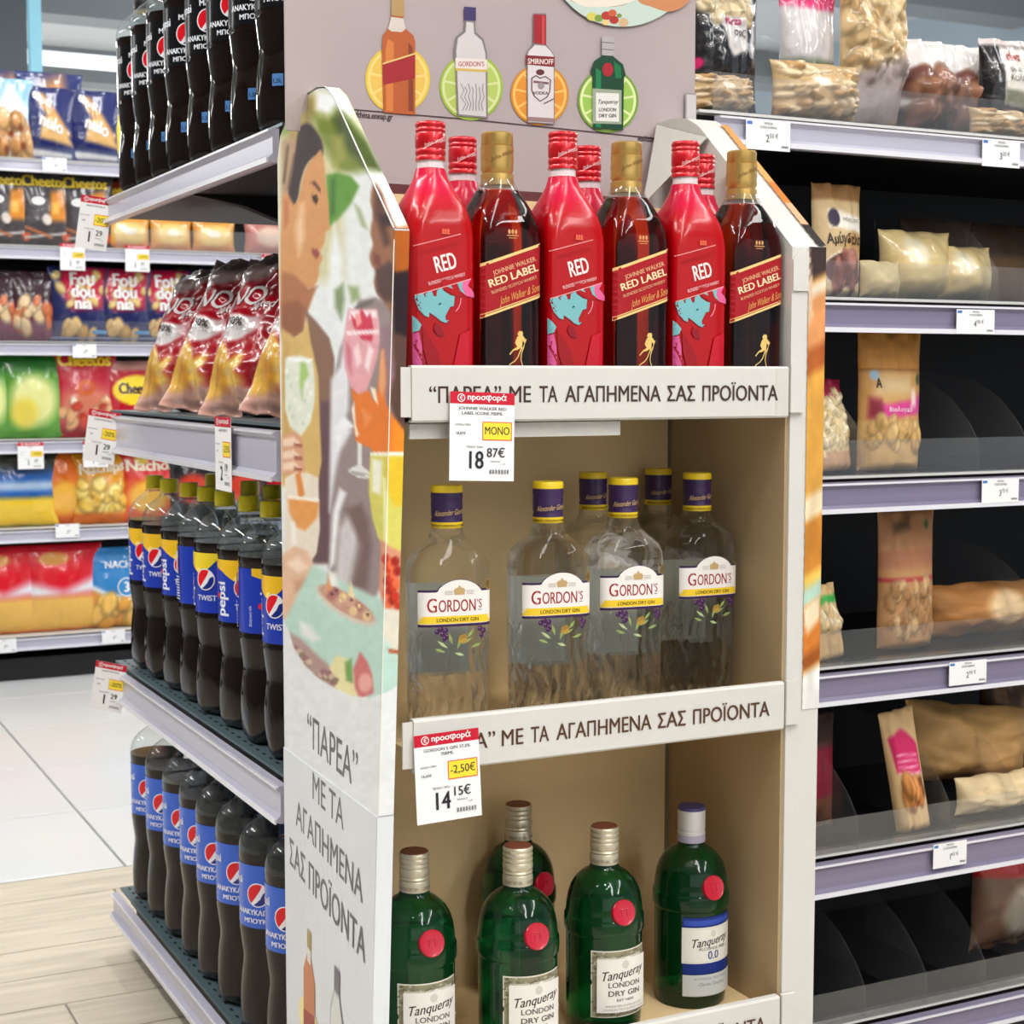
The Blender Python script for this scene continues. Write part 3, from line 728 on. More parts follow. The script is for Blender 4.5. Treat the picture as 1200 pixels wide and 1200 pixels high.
def grid_faces(nx, ny): return [(j*nx+i, j*nx+i+1, (j+1)*nx+i+1, (j+1)*nx+i) for j in range(ny-1) for i in range(nx-1)]
mb = MB()
def addcols(mb, P, F, c): mb.add(P, F, c)
addcols(mb, PW, [f[::-1] for f in grid_faces(ns, nz)], wing_art(X, Y))
addcols(mb, PS, grid_faces(strip_n, nz), wing_art(Xs, Ys))
addcols(mb, PT, grid_faces(strip_n, sn), wing_art(Xt, Yt))
# worn white fold line
ed = MB()
ed.add([PS[j*strip_n]+np.array(d_) for j in range(0, nz, 6) for d_ in ((-.0006, -.0006, 0), (.0005, -.0006, 0))],
       [(2*i, 2*i+1, 2*i+3, 2*i+2) for i in range(len(range(0, nz, 6))-1)], (238, 232, 220))
ed.add([PT[j*strip_n]+np.array(d_) for j in range(0, sn, 3) for d_ in ((-.0007, 0, .0007), (.0009, 0, .0007))],
       [(2*i, 2*i+1, 2*i+3, 2*i+2) for i in range(len(range(0, sn, 3))-1)], (238, 234, 226))
dpart(mb, 'picture', mat('printed_matte', attr=True, rough=.6, spec=.2), left_wing)
dpart(ed, 'fold_edge', M_print, left_wing)
# ---- lettering and small bottles on the left wing (vector, in the wing's own plane)
NW = np.cross(np.array([XB-float(xf(.6)), DYB-DY, 0]), [0, 0, 1.]); NW /= np.linalg.norm(NW)
def wing_map(proud):
    def f(u, v, o):   # u: metres from the back edge towards the front, v: z
        s_ = 1-u/.445
        return lw(s_, v, proud+o)
    return f
def wuv(px, py):
    P = onplane(np.array([px], float), np.array([py], float), (float(xf(.55)), DY, .55), NW)[0]
    return .445-(P[1]-DY), P[2]
d = Decal(); ink = (104, 100, 98)
def wtext(t, px0, px1, pyc, hpx):
    u0, _ = wuv(px0, pyc); u1, _ = wuv(px1, pyc); uc, v = wuv((px0+px1)/2, pyc); sz = hpx/1890*1.85/.72
    return (t, (u0+u1)/2, v-hpx/1890*1.85/2, sz, abs(u1-u0))
up = Decal(); t = wtext('“ΠΑΡΕΑ”', 359, 416, 878, 43); up.text(t[0], t[1], t[2], t[3], ink, fit=t[4], bold=.008)
for args in (('ΜΕ ΤΑ', 367, 403, 937, 36), ('ΑΓΑΠΗΜΕΝΑ', 348, 427, 995, 36), ('ΣΑΣ ΠΡΟΪΟΝΤΑ', 341, 432, 1052, 38)):
    t = wtext(*args); d.text(t[0], t[1], t[2], t[3], ink, fit=t[4], bold=.008)
def wbottle(d, pxc, y0, y1, wpx, kind):
    u, v1 = wuv(pxc, y0); _, v0 = wuv(pxc, y1); ua, _ = wuv(pxc-wpx/2, y1); ub, _ = wuv(pxc+wpx/2, y1); hw = abs(ub-ua)/2; H = v1-v0
    if kind == 'w':
        d.ell(u, v0+H*.12, hw*1.9, H*.22, (244, 226, 160), 30)
        d.poly([(u-hw*.3, v1-H*.22), (u+hw*.3, v1-H*.22), (u+hw, v1-H*.42), (u+hw, v0-.1), (u-hw, v0-.1), (u-hw, v1-H*.42)], (198, 128, 84))
        d.poly([(u-hw*.35, v1), (u+hw*.35, v1), (u+hw*.35, v1-H*.17), (u-hw*.35, v1-H*.17)], (176, 150, 100))
        d.rect(u-hw*.3, v1-H*.3, u+hw*.3, v1-H*.17, (226, 222, 214))
        d.poly([(u-hw, v0+H*.2), (u+hw, v0+H*.3), (u+hw, v0+H*.02), (u-hw, v0-H*.08)], (158, 66, 56))
    else:
        d.poly([(u-hw*.4, v1-H*.3), (u+hw*.4, v1-H*.3), (u+hw, v1-H*.6), (u+hw, v0-.1), (u-hw, v0-.1), (u-hw, v1-H*.6)], (176, 180, 180))
        d.poly([(u-hw*.32, v1-H*.34), (u+hw*.32, v1-H*.34), (u+hw*.84, v1-H*.62), (u+hw*.84, v0-.1), (u-hw*.84, v0-.1), (u-hw*.84, v1-H*.62)], (218, 220, 218))
        d.rect(u-hw*.4, v1-H*.3, u+hw*.4, v1, (118, 112, 126))
        d.rect(u-hw*.9, v0, u+hw*.9, v0+H*.12, (196, 206, 150))
wbottle(d, 365, 1090, 1215, 14, 'w'); wbottle(d, 400, 1134, 1225, 16, 'g')
mb = MB(); up.into(mb, wing_map(.0008), maxlen=.05); d.into(mb, wing_map(.0021), maxlen=.05)
dpart(mb, 'lettering', M_print, left_wing)

# ---- right wing
def rx_out(y): return 1.198
mb = MB(); wing(mb, lambda s_, z, y: (1.150+.014*s_*.4, y, z), lambda s_, z, y: (1.1975, y, z), 0.)
right_wing = dpart(mb, 'side_wing', M_board)
nz2 = 240; TS, TZ = np.meshgrid(np.linspace(0, 1, 8), np.linspace(.70, 1.252, nz2))
jag = np.where((np.arange(nz2) // 3) % 2 == 0, 0.0, .0006)[:, None]
PR = np.stack([(1.173+jag*np.ones_like(TS)+(.0252-jag)*TS).ravel(), np.full(TS.size, DY-.0012), TZ.ravel()], 1)
def rart(P):
    z = P[:, 2]; x = (P[:, 0]-1.173)/.025
    p = Paint(x, z, (214, 150, 62))
    for z0, z1, c in ((1.21, 1.27, (58, 44, 42)), (1.17, 1.205, (240, 224, 200)), (1.11, 1.19, (222, 150, 92)), (1.09, 1.13, (176, 92, 36)), (.95, 1.10, (214, 156, 66)), (.92, .955, (238, 214, 176)), (.86, .925, (200, 130, 48)), (.84, .86, (226, 190, 90)), (.822, .845, (176, 206, 190)), (.76, .822, (206, 120, 48)), (.745, .765, (150, 80, 30)), (.69, .742, (232, 230, 226))):
        p.band(z0, z1, c, .012, slope=.012)
    p.poly([(0, 1.16), (.3, 1.17), (.1, 1.24), (0, 1.25)], (222, 190, 160), .01)
    p.poly([(.2, .79), (1, .81), (1, .84), (.0, .822)], (232, 214, 180), .006)
    p.poly([(-.1, .735), (1.1, .715), (1.1, .69), (-.1, .69)], (232, 230, 226), .001)
    p.noisy(.12, 2, 30, 8); return p.c
mb = MB(); mb.add(PR, grid_faces(8, nz2), rart(PR))
# printed outer skin along the slanted top, seen as a thin torn orange edge
N = 90; ys = np.linspace(DY, DY+.21, N); V = []; Cc = []
for i, y in enumerate(ys):
    z = float(wing_top(y)); j = (.0022 if (i//2) % 2 else 0)
    V += [(1.1885-j*.5, y, z+.0030), (1.1988, y, z+.0030)]
    t = i/N; c = np.array([(44, 36, 36), (214, 168, 130), (206, 120, 50), (226, 160, 92), (216, 150, 84)][min(4, int(t*6))], float); Cc += [c, c]
mb.add(V, [(2*i, 2*i+1, 2*i+3, 2*i+2) for i in range(N-1)], np.array(Cc))
dpart(mb, 'picture', M_gprint, right_wing)
# torn front flap folded at the wing's upper corner (white)
mb = MB(); mb.prism([(1.150, 1.20), (1.172, 1.20), (1.172, 1.246), (1.163, 1.25), (1.150, 1.236)], DY-.003, DY-.0006, 'y'); dpart(mb, 'corner_flap', M_board, right_wing)
mb = MB(); mb.add([(1.1495, DY+.3, 1.432), (1.1495, DY+.18, 1.40), (1.105, DY+.262, 1.322), (1.13, DY+.285, 1.345), (1.1480, DY+.3, 1.432), (1.1480, DY+.18, 1.40), (1.1035, DY+.260, 1.322), (1.1285, DY+.283, 1.345)],
                  [(0, 3, 2, 1), (4, 5, 6, 7), (0, 1, 5, 4), (1, 2, 6, 5), (2, 3, 7, 6), (3, 0, 4, 7)]); dpart(mb, 'folded_flap', M_board)

# ---- back board, corner seam, rear outer board
IY = 1.812
mb = MB(); mb.box(.666, 1.150, IY, IY+.004, .02, 1.318); dpart(mb, 'back_board', M_inner)
mb = MB(); mb.box(1.146, 1.150, DY+.004, IY, .02, 1.10); dpart(mb, 'inner_wall', mat('shaded_cardboard', (178, 154, 118), .8, var=.05, vscale=6))  # darker than the back board: interior shade put into the colour
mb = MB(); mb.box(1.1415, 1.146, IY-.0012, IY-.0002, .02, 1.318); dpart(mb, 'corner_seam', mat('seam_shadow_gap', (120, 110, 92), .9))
mb = MB(); mb.box(.672, 1.19, DYB-.006, DYB-.002, 0, 1.36); dpart(mb, 'rear_board', mat('maroon_cardboard', (196, 126, 132), .8))
# ---- trays: floor, front lip with lettering, end tabs
LIPS = [(1.0515, 1.1115), (.6785, .7365), (.292, .3505)]
FLOORZ = [1.063, .700, .325]
for k, ((z0, z1), zf) in enumerate(zip(LIPS, FLOORZ)):
    mb = MB(); mb.box(.666, 1.1455, DY+.006, IY-.0005, zf-.004, zf)
    mb.box(.666, 1.1455, DY+.006, DY+.011, z0+.004, zf-.0041)
    tray = dpart(mb, 'shelf_tray', M_board if k == 0 else M_inner)
    V = MB(); b_ = .0025; x0 = .664; x1 = 1.1445
    P = [(DY+.006, z0), (DY-.004+b_, z0), (DY-.004, z0+b_), (DY-.004, z1-b_), (DY-.004+b_, z1), (DY+.006, z1), (DY+.006, z1-.003), (DY+.0, z1-.003), (DY, z0+.003), (DY+.006, z0+.003)]
    V.prism(P, x0, x1, 'x'); lip = dpart(V, 'front_lip', M_board, tray)
    mb = MB(); mb.box(1.1462, 1.166, DY-.0065, DY-.001, z0+.006, z1+.0015); dpart(mb, 'end_tab', M_board, tray)
    dpart(MB().box(.652, .6635, DY-.0025, DY-.0002, z0+.006, z1-.002), 'end_tab', M_board, tray)
    d = Decal(); zc = (z0+z1)/2; ink = (66, 46, 40) if k == 0 else (84, 54, 36)
    lipx = lambda px, py: float(ony(np.array([px]), np.array([py]), DY-.004)[0][0])
    if k == 0: ww = [('“ΠΑΡΕΑ”', 503, 587), ('ΜΕ', 597, 622), ('ΤΑ', 632, 653), ('ΑΓΑΠΗΜΕΝΑ', 662, 774), ('ΣΑΣ', 782, 814), ('ΠΡΟΪΟΝΤΑ', 823, 911)]; pyy = 458
    else: ww = [('“ΠΑΡΕΑ”', 492, 580), ('ΜΕ', 588, 613), ('ΤΑ', 622, 643), ('ΑΓΑΠΗΜΕΝΑ', 652, 763), ('ΣΑΣ', 771, 803), ('ΠΡΟΪΟΝΤΑ', 812, 901)]; pyy = 850
    for t, p0, p1 in ww:
        x0, x1 = lipx(p0, pyy), lipx(p1, pyy); d.text(t, (x0+x1)/2, zc-.0095, .0258, ink, fit=x1-x0, bold=.012)
    mb = MB()
    if k == 0: mb.box(1.126, 1.1444, DY-.0043, DY-.0041, z0+.002, z1-.002, (206, 202, 196))
    d.into(mb, lambda u, v, o: np.stack([u, np.full_like(u, DY-.0041)-o, v], 1)); dpart(mb, 'lettering', M_print, tray)
mb = MB(); mb.box(.668, .925, DY+.012, DY+.017, 1.034, 1.051).box(.668, .925, DY+.012, DY+.2, 1.050, 1.0515); dpart(mb, 'tray_support', M_board)
# base carton
mb = MB(); mb.box(.666, 1.146, DY+.002, IY+.1, .0, .02); dpart(mb, 'base_tray', M_board)
# ---- header card
HY = 1.862
Pp = [(.6365, 1.72), (.6365, 1.392), (.6535, 1.392), (.6545, 1.41), (.668, 1.425), (.672, 1.336), (1.13, 1.336), (1.16, 1.43), (1.2115, 1.445), (1.2115, 1.72)]
header = dpart(MB().prism(Pp, HY, HY+.005, 'y'), 'header_card', mat('pinkish_cardboard', (174, 160, 160), .7, var=.03, vscale=8))
def hmap(u, v, o):
    P = ony(u, v, HY-.0004); P = P.copy(); P[:, 1] -= o; return P
d = Decal(); dk = (58, 40, 44)
d.line([(415, 128.5), (560, 141), (795, 165)], 1.6, (70, 50, 54))
d.text('efthina.eneap.gr', 437, 139, 10.5, dk, rot=.075, flipy=True, fit=46, bold=.03); d.text('Απολαύστε υπεύθυνα', 770, 167, 9, dk, rot=.085, flipy=True, fit=46, bold=.03)
def citrus(cx, cy, r, rind, flesh, pale):
    d.ell(cx, cy, r, r*1.06, rind, 40); d.ell(cx, cy, r*.93, r*.98, pale, 40)
    for k in range(9):
        a = 2*PI*k/9+.2; da = 2*PI/9*.43
        d.poly([(cx+r*.08*math.cos(a), cy+r*.08*math.sin(a))]+[(cx+r*.84*math.cos(a+t), cy+r*.89*math.sin(a+t)) for t in (-da, -da*.5, 0, da*.5, da)], flesh)
citrus(466, 93, 38, (222, 190, 60), (226, 186, 84), (236, 206, 120)); citrus(552, 102, 37, (150, 180, 60), (176, 196, 96), (206, 216, 150))
citrus(632, 111, 34, (206, 132, 30), (222, 142, 44), (236, 186, 96)); citrus(712, 118, 35.5, (112, 150, 50), (150, 190, 80), (214, 226, 160))
# whisky
d.poly([(449, 132), (486, 135), (486, 50), (484, 42), (475, 34), (472, 22), (471, 8), (459, 7), (458, 20), (454, 34), (448, 42), (447, 60)], (178, 88, 40), 0)
d.poly([(452, 130), (460, 131), (461, 50), (454, 46), (451, 60)], (206, 120, 56)); d.poly([(478, 130), (484, 131), (483, 56), (478, 50)], (130, 56, 30))
d.poly([(454, 34), (458, 20), (472, 22), (475, 34), (470, 38), (458, 37)], (206, 196, 186))
d.poly([(458, -6), (473, -5), (473, 20), (458, 18)], (176, 142, 92)); d.poly([(448, 76), (486, 64), (486, 92), (448, 100)], (158, 30, 36)); d.poly([(448, 74), (486, 62), (486, 64), (448, 76)], (222, 190, 120))
# gin 1
d.poly([(535, 136), (571, 139), (570, 62), (566, 46), (557, 38), (556, 25), (544, 24), (543, 36), (534, 43), (531, 60), (533, 80)], (126, 120, 120))
d.poly([(537, 134), (569, 137), (568, 63), (564, 48), (555, 40), (554, 27), (546, 26), (545, 38), (536, 45), (534, 60), (535, 80)], (206, 200, 198))
d.poly([(543, 8), (557, 9), (557, 25), (543, 24)], (58, 46, 96)); d.poly([(533, 68), (570, 70), (570, 84), (533, 82)], (226, 212, 206)); d.text('GORDON’S', 551.5, 78, 8, (160, 70, 70), flipy=True, fit=30, bold=.02); d.poly([(533, 80), (570, 82), (570, 85), (533, 83)], (206, 176, 90))
for q in range(7): d.line([(539+q*4.4, 98+(q % 2)*4), (543+q*3.6, 106), (539+q*4.6, 114), (545+q*3, 122), (541+q*4, 130)], .9, (130, 124, 122))
# vodka
d.poly([(617, 144), (649, 146), (649, 66), (645, 60), (639, 53), (639, 16), (624, 16), (624, 52), (618, 59), (616, 64)], (120, 112, 116))
d.poly([(618, 143), (648, 145), (648, 66), (644, 60), (638, 54), (626, 53), (619, 60), (617.5, 64)], (214, 206, 208))
d.poly([(624.5, 17), (639, 18), (639, 53), (624.5, 51)], (156, 22, 34)); d.poly([(634, 19), (637, 19), (637, 52), (634, 52)], (196, 60, 64)); d.poly([(615.5, 65), (649, 67), (649, 79), (615.5, 76)], (126, 26, 36)); d.text('SMIRNOFF', 632.5, 75.5, 9, (236, 222, 214), flipy=True, fit=30, rot=.03, bold=.02)
d.line([(622, 92), (627, 89), (632, 92), (638, 90), (644, 94), (643, 108), (640, 114), (632, 119), (625, 113), (622, 106), (622, 92)], 1.3, (80, 44, 50)); d.ell(632, 85, 5, 3.5, (96, 40, 44), 14); d.line([(624, 96), (642, 98)], 2.6, (120, 84, 86)); d.ell(633, 101, 4, 4, (150, 140, 140), 12)
d.text('VODKA', 632.5, 111, 5, (90, 60, 60), flipy=True, bold=.02); d.line([(636, 122), (648, 116)], 1.2, (96, 60, 60)); d.poly([(617, 137), (649, 139), (649, 144), (617, 142)], (150, 120, 120))
# gin 2, green
d.poly([(694, 151), (729, 153), (730, 92), (732, 88), (729, 76), (718, 67), (718, 44), (704, 43), (704, 66), (695, 72), (691, 84), (693, 90)], (8, 62, 36))
d.poly([(697, 149), (703, 150), (703, 84), (697, 80)], (20, 120, 70)); d.poly([(718, 72), (726, 78), (727, 92), (720, 92)], (16, 110, 62)); d.poly([(704, 43), (718, 44), (718, 66), (704, 65)], (176, 168, 168)); d.line([(704, 50), (718, 51)], 1.2, (120, 110, 110)); d.line([(704, 58), (718, 59)], 1.2, (120, 110, 110))
d.ell(711, 82, 6.3, 8, (166, 22, 40), 20); d.poly([(693, 104), (727, 106), (727, 146), (693, 145)], (150, 160, 140)); d.poly([(697, 109), (724, 110), (724, 143), (697, 142)], (226, 224, 218))
d.text('Tanqueray', 710.5, 122, 7, (50, 46, 48), flipy=True, fit=24, shear=.3, bold=.02); d.text('LONDON', 710.5, 131, 6, (60, 60, 60), flipy=True, fit=20, bold=.03); d.text('DRY GIN', 710.5, 138, 6, (60, 60, 60), flipy=True, fit=20, bold=.03)
# round picture at the header's top right
C = [(728+86*math.cos(a), -52+84*math.sin(a)) for a in np.linspace(0, 2*PI, 50)[:-1]]
d.poly([p for p in C], (190, 206, 194)); d.poly([(655, -20), (700, -30), (760, -30), (735, 4), (700, 8), (668, 2)], (176, 148, 120), 5); d.poly([(668, -4), (740, -2), (728, 6), (700, 9), (680, 7)], (226, 216, 200), 4)
d.poly([(735, -30), (812, -40), (808, -2), (786, 14), (760, 8), (745, 0)], (196, 130, 86), 5)
for q, (a, b_, r_, c) in enumerate([(692, 20, 6, (206, 196, 90)), (700, 22, 5, (120, 150, 60)), (709, 19, 6, (176, 50, 40)), (716, 16, 5, (196, 90, 50)), (718, 24, 5.5, (166, 46, 36)), (708, 27, 4, (226, 190, 120)), (729, 27, 6, (206, 170, 130)), (724, 19, 3, (120, 140, 60))]): d.ell(a, b_, r_, r_*.85, c, 14)
d.poly([(801, 109), (814, 110), (814, 148), (801, 146)], (150, 140, 142)); d.poly([(803, 111), (814, 112), (814, 146), (803, 144)], (196, 188, 190))
mb = MB(); d.into(mb, hmap, maxlen=60, step=.00003, base=.0001); pr = dpart(mb, 'header_print', M_print, header)
# ---- price cards of the display
price_card('price_card', .076, .094, 'small red-topped price card reading 18.87 on the upper tray lip', (.744, DY-.0075, 1.083), (math.radians(-3), math.radians(2.2), 0), ('18', '87€'), '18,87€', ('JOHNNIE WALKER RED', 'LABEL ICONS 700ML'), 'ΜΟΝΟ', True)
price_card('price_card', .076, .096, 'small red-topped price card reading 14.15 on the middle tray lip', (.700, DY-.0078, .7215), (math.radians(-2), math.radians(-1.5), 0), ('14', '15€'), '16,65€', ('GORDON S GIN 37,5%', '700ML'), '-2,50€', True)

# ================================================================ SPIRIT BOTTLES
# ---- square whisky bottle shape
WR = [(0, .034, .034, 7), (.003, .037, .037, 8), (.185, .0375, .0375, 8), (.200, .0365, .0365, 6), (.214, .0335, .0335, 4.5), (.226, .029, .029, 3.2), (.237, .0235, .0235, 2.5), (.248, .0188, .0188, 2.1), (.258, .0162, .0162, 2), (.268, .0148, .0148, 2)]
def dens(R, k=3):
    out = []
    for i in range(len(R)-1):
        for j in range(k):
            t = j/k; out.append(tuple(a*(1-t)+b_*t for a, b_ in zip(R[i], R[i+1])))
    return out+[R[-1]]
def fx(X, c=365, wpx=470): return (X-c)/wpx*.0735
def fz(Y): return .048+(1000-Y)/7200
def fp(L, c=365): return [(fx(a, c), fz(b_)) for a, b_ in L]
def cap_rings(z0, z1, r, ridges, amp=.0006):
    R = [(z0, r, r, 2)]
    for t in ridges:
        z = z0+(z1-z0)*t; R += [(z-.0022, r, r, 2), (z, r-amp*1.8, r-amp*1.8, 2), (z+.0022, r, r, 2)]
    return R+[(z1-.002, r, r, 2), (z1, r-.0015, r-.0015, 2)]
def red_bottle():
    t = empty('whisky_bottle'); mb = MB()
    R = dens(WR[:-1], 3); mb.loft(R, 48); z = mb.V[0][:, 2]
    k = np.clip((z-.205)/.03, 0, 1)[:, None]; mb.C[0] = lin(np.array([172, 2, 10])*(1-k)+np.array([200, 10, 58])*k)
    mb.build('body', M_gprint, t, smooth=True)
    MB().loft([(.2585, .0146, .0146, 2), (.267, .0146, .0146, 2)], 28).build('neck', mat('pale_neck_glass', (228, 214, 216), .15, coat=.4), t, smooth=True)
    MB().loft(cap_rings(.2665, .3075, .0165, (.12, .3, .72, .84)), 36).build('cap', M_redcap, t, smooth=True)
    d = Decal()
    d.line([(a*.0165, .2800+.009*(a+.6)) for a in np.linspace(-.9, .7, 10)], .0008, (240, 170, 170)); d.text('John Walker', 0, .2835, .0055, (240, 200, 200), shear=.3, rot=.28)
    mb = MB(); d.into(mb, cyl(.0166), maxlen=.004); mb.build('cap_print', M_gprint, t)
    d = Decal(); HD = .0372
    d.line(fp([(140, 98), (480, -3)]), .0009, (240, 150, 150))
    d.text('JOHNNIE WALKER', fx(330), fz(125), .007, (176, 14, 28), rot=.26, fit=.045)
    d.text('RED', fx(378), fz(275), .0245, (244, 224, 222), rot=.26, fit=.0245, bold=.028)
    d.text('BLENDED SCOTCH WHISKY', fx(378), fz(352), .0052, (244, 190, 190), rot=.26, fit=.044, bold=.01)
    d.poly(fp([(330, 350), (345, 410), (440, 470), (560, 455), (590, 350), (555, 333)]), (172, 2, 10))
    teal = (118, 178, 184); dk = (110, 30, 40)
    T = [(145, 490), (148, 468), (200, 453), (212, 478), (224, 478), (214, 460), (240, 442), (262, 436), (276, 472), (296, 474), (300, 430), (335, 407), (352, 432), (400, 463), (432, 470), (425, 545), (398, 550), (380, 585), (362, 622), (366, 655), (388, 650), (368, 674), (330, 660), (288, 625), (244, 596), (241, 632), (210, 622), (168, 572)]
    cx, cy = 290, 540
    d.poly(fp([(cx+(a-cx)*1.035, cy+(b_-cy)*1.035) for a, b_ in T]), dk); d.poly(fp(T), teal)
    d.poly(fp([(308, 535), (325, 520), (335, 530), (318, 540)]), (40, 60, 70))
    d.poly(fp([(372, 395), (420, 415), (402, 388)]), teal)
    d.poly(fp([(452, 372), (556, 335), (530, 385), (585, 440), (585, 478), (520, 465), (474, 425)]), (222, 96, 146)); d.poly(fp([(452, 372), (492, 360), (488, 410), (512, 455), (474, 428)]), teal)
    d.line(fp([(478, 480), (474, 520), (458, 560), (438, 585)]), .0009, (240, 150, 170))
    d.line(fp([(145, 468), (350, 402), (555, 334)]), .0008, (240, 170, 170))
    d.poly(fp([(130, 620), (152, 642), (186, 690), (170, 732), (130, 750)]), teal); d.poly(fp([(130, 758), (168, 745), (188, 850), (190, 1000), (130, 1000)]), (206, 86, 140))
    d.poly(fp([(130, 830), (160, 800), (150, 850), (215, 960), (200, 1000), (170, 930)]), (150, 14, 34))
    d.poly(fp([(288, 672), (330, 705), (352, 775), (300, 765), (272, 720)]), (140, 8, 24)); d.poly(fp([(190, 700), (300, 880), (330, 1000), (230, 1000), (200, 880)]), (150, 2, 14)); d.poly(fp([(470, 760), (560, 720), (560, 1000), (420, 1000)]), (186, 8, 34))
    for a in (-.003, 0, .003): d.ell(a, .190, .0014, .0022, (222, 100, 70), 8)
    d.rect(-.0048, .1865, .0048, .188, (222, 100, 70))
    mb = MB(); d.into(mb, flat_clamped(.0375), maxlen=.005, step=.00005, base=.0003)
    mb.build('artwork', M_gprint, t)
    return t
def gold_bottle():
    t = empty('whisky_bottle')
    fillz = .2385
    R = dens([r_ for r_ in WR if r_[0] < fillz]+[(fillz, .0230, .0230, 2.45)], 3)
    MB().loft(R, 48).build('body', M_amber, t, smooth=True)
    MB().loft(dens([(fillz, .0230, .0230, 2.45), (.248, .0188, .0188, 2.1), (.258, .0162, .0162, 2), (.262, .0152, .0152, 2)], 2), 40, cap0=False, cap1=False).build('neck', M_pet, t, smooth=True)
    MB().loft([(.2435, .0175, .0175, 2), (.2445, .0185, .0185, 2), (.2565, .0180, .0180, 2), (.2575, .0160, .0160, 2)]+[(z-.0, r_, r_, 2) for z, r_ in ((.2585, .0165), (.262, .0182), (.268, .0176), (.272, .0183), (.279, .0178), (.286, .0183), (.287, .0168), (.288, .0176), (.3000, .0174), (.3015, .0160))], 36).build('cap', M_goldcap, t, smooth=True)
    d = Decal(); d.text('John Walker', 0, .2745, .0062, (120, 86, 40), shear=.35, rot=.35)
    d.line([(a*.018, .271+.008*(a+.6)) for a in np.linspace(-.9, .9, 12)], .0005, (150, 110, 56)); mb = MB(); d.into(mb, cyl(.0186), maxlen=.004); mb.build('cap_print', M_print, t)
    c = 862
    def g(L): return [(fx(a, c, 500), fz(b_)) for a, b_ in L]
    d = Decal(); gold = (232, 196, 128)
    d.poly(g([(614, 222), (1110, 45), (1110, 448), (614, 632)]), (160, 14, 26))
    for y0, y1 in ((0, 24),): d.poly(g([(614, 222+y0-8), (1110, 45+y0-8), (1110, 45+y1-8), (614, 222+y1-8)]), gold)
    for y0, y1 in ((388, 396), (402, 420)): d.poly(g([(614, 215+y0), (1110, 38+y0), (1110, 38+y1), (614, 215+y1)]), gold)
    rt = .325
    d.text('JOHNNIE WALKER.', fx(885, c, 500), fz(240), .0072, (226, 170, 130), rot=rt, fit=.055, bold=.012)
    d.text('RED LABEL', fx(880, c, 500), fz(325), .0118, (240, 214, 170), rot=rt, fit=.062, bold=.03)
    d.text('BLENDED SCOTCH WHISKY', fx(880, c, 500), fz(380), .0048, (226, 170, 130), rot=rt, fit=.058, bold=.01)
    d.text('John Walker & Sons', fx(925, c, 500), fz(468), .0115, (226, 160, 90), rot=rt, fit=.052, shear=.45)
    mb = MB(); d.into(mb, flat_clamped(.0375), maxlen=.005, step=.00005, base=.0003); mb.build('label', M_print, t)
    # striding figure in gold on the glass
    d = Decal(); gg = (226, 190, 112)
    d.poly(g([(905, 745), (915, 728), (942, 728), (948, 745), (945, 765), (920, 768), (900, 752)]), gg); d.poly(g([(892, 790), (905, 765), (950, 765), (975, 800), (962, 820), (945, 800), (940, 850), (905, 872), (870, 880), (840, 915), (835, 905), (865, 870), (900, 850), (882, 820)]), gg)
    d.line(g([(938, 850), (905, 930), (880, 960), (840, 985), (835, 1000)]), .0012, gg); d.line(g([(958, 840), (935, 900), (930, 950), (945, 1000)]), .001, gg); d.line(g([(975, 790), (950, 850), (915, 900)]), .0008, gg)
    for a in (-.004, 0, .004): d.ell(fx(c, c)+a, .192, .0016, .0026, (206, 150, 96), 8)
    d.rect(-.007, .1875, .007, .1885, (206, 150, 96)); d.rect(-.005, .185, .005, .1857, (206, 150, 96))
    mb = MB(); d.into(mb, flat_clamped(.0375), maxlen=.005, step=.00005, base=.0003); mb.build('gold_emblem', M_print, t)
    return t
rb = red_bottle(); gb = gold_bottle()
JZ = FLOORZ[0]; q = 0
redx = [.710, .871, 1.033]; goldx = [.789, .953, 1.111]
ordn = ['leftmost', 'middle', 'rightmost']
for i, x in enumerate(redx):
    lab = '%s of the three front red-lacquered whisky bottles with teal art on the top tray' % ordn[i]
    if i == 0: rb.location = (x, 1.606, JZ); tag(rb, lab, 'bottle', 'red lacquered whisky bottles')
    else: dup(rb, (x, 1.606, JZ), .0, lab)
for i, x in enumerate([.79, .953, 1.114]):
    dup(rb, (x-.002, 1.692, JZ), 0, 'red-capped whisky bottle in the back row, behind the %s gold-capped bottle' % ordn[i])
for i, x in enumerate(goldx):
    lab = '%s amber whisky bottle with gold cap and slanted red label, top tray' % ordn[i]
    if i == 0: gb.location = (x, 1.605, JZ); tag(gb, lab, 'bottle', 'gold capped whisky bottles')
    else: dup(gb, (x, 1.605, JZ), 0, lab)
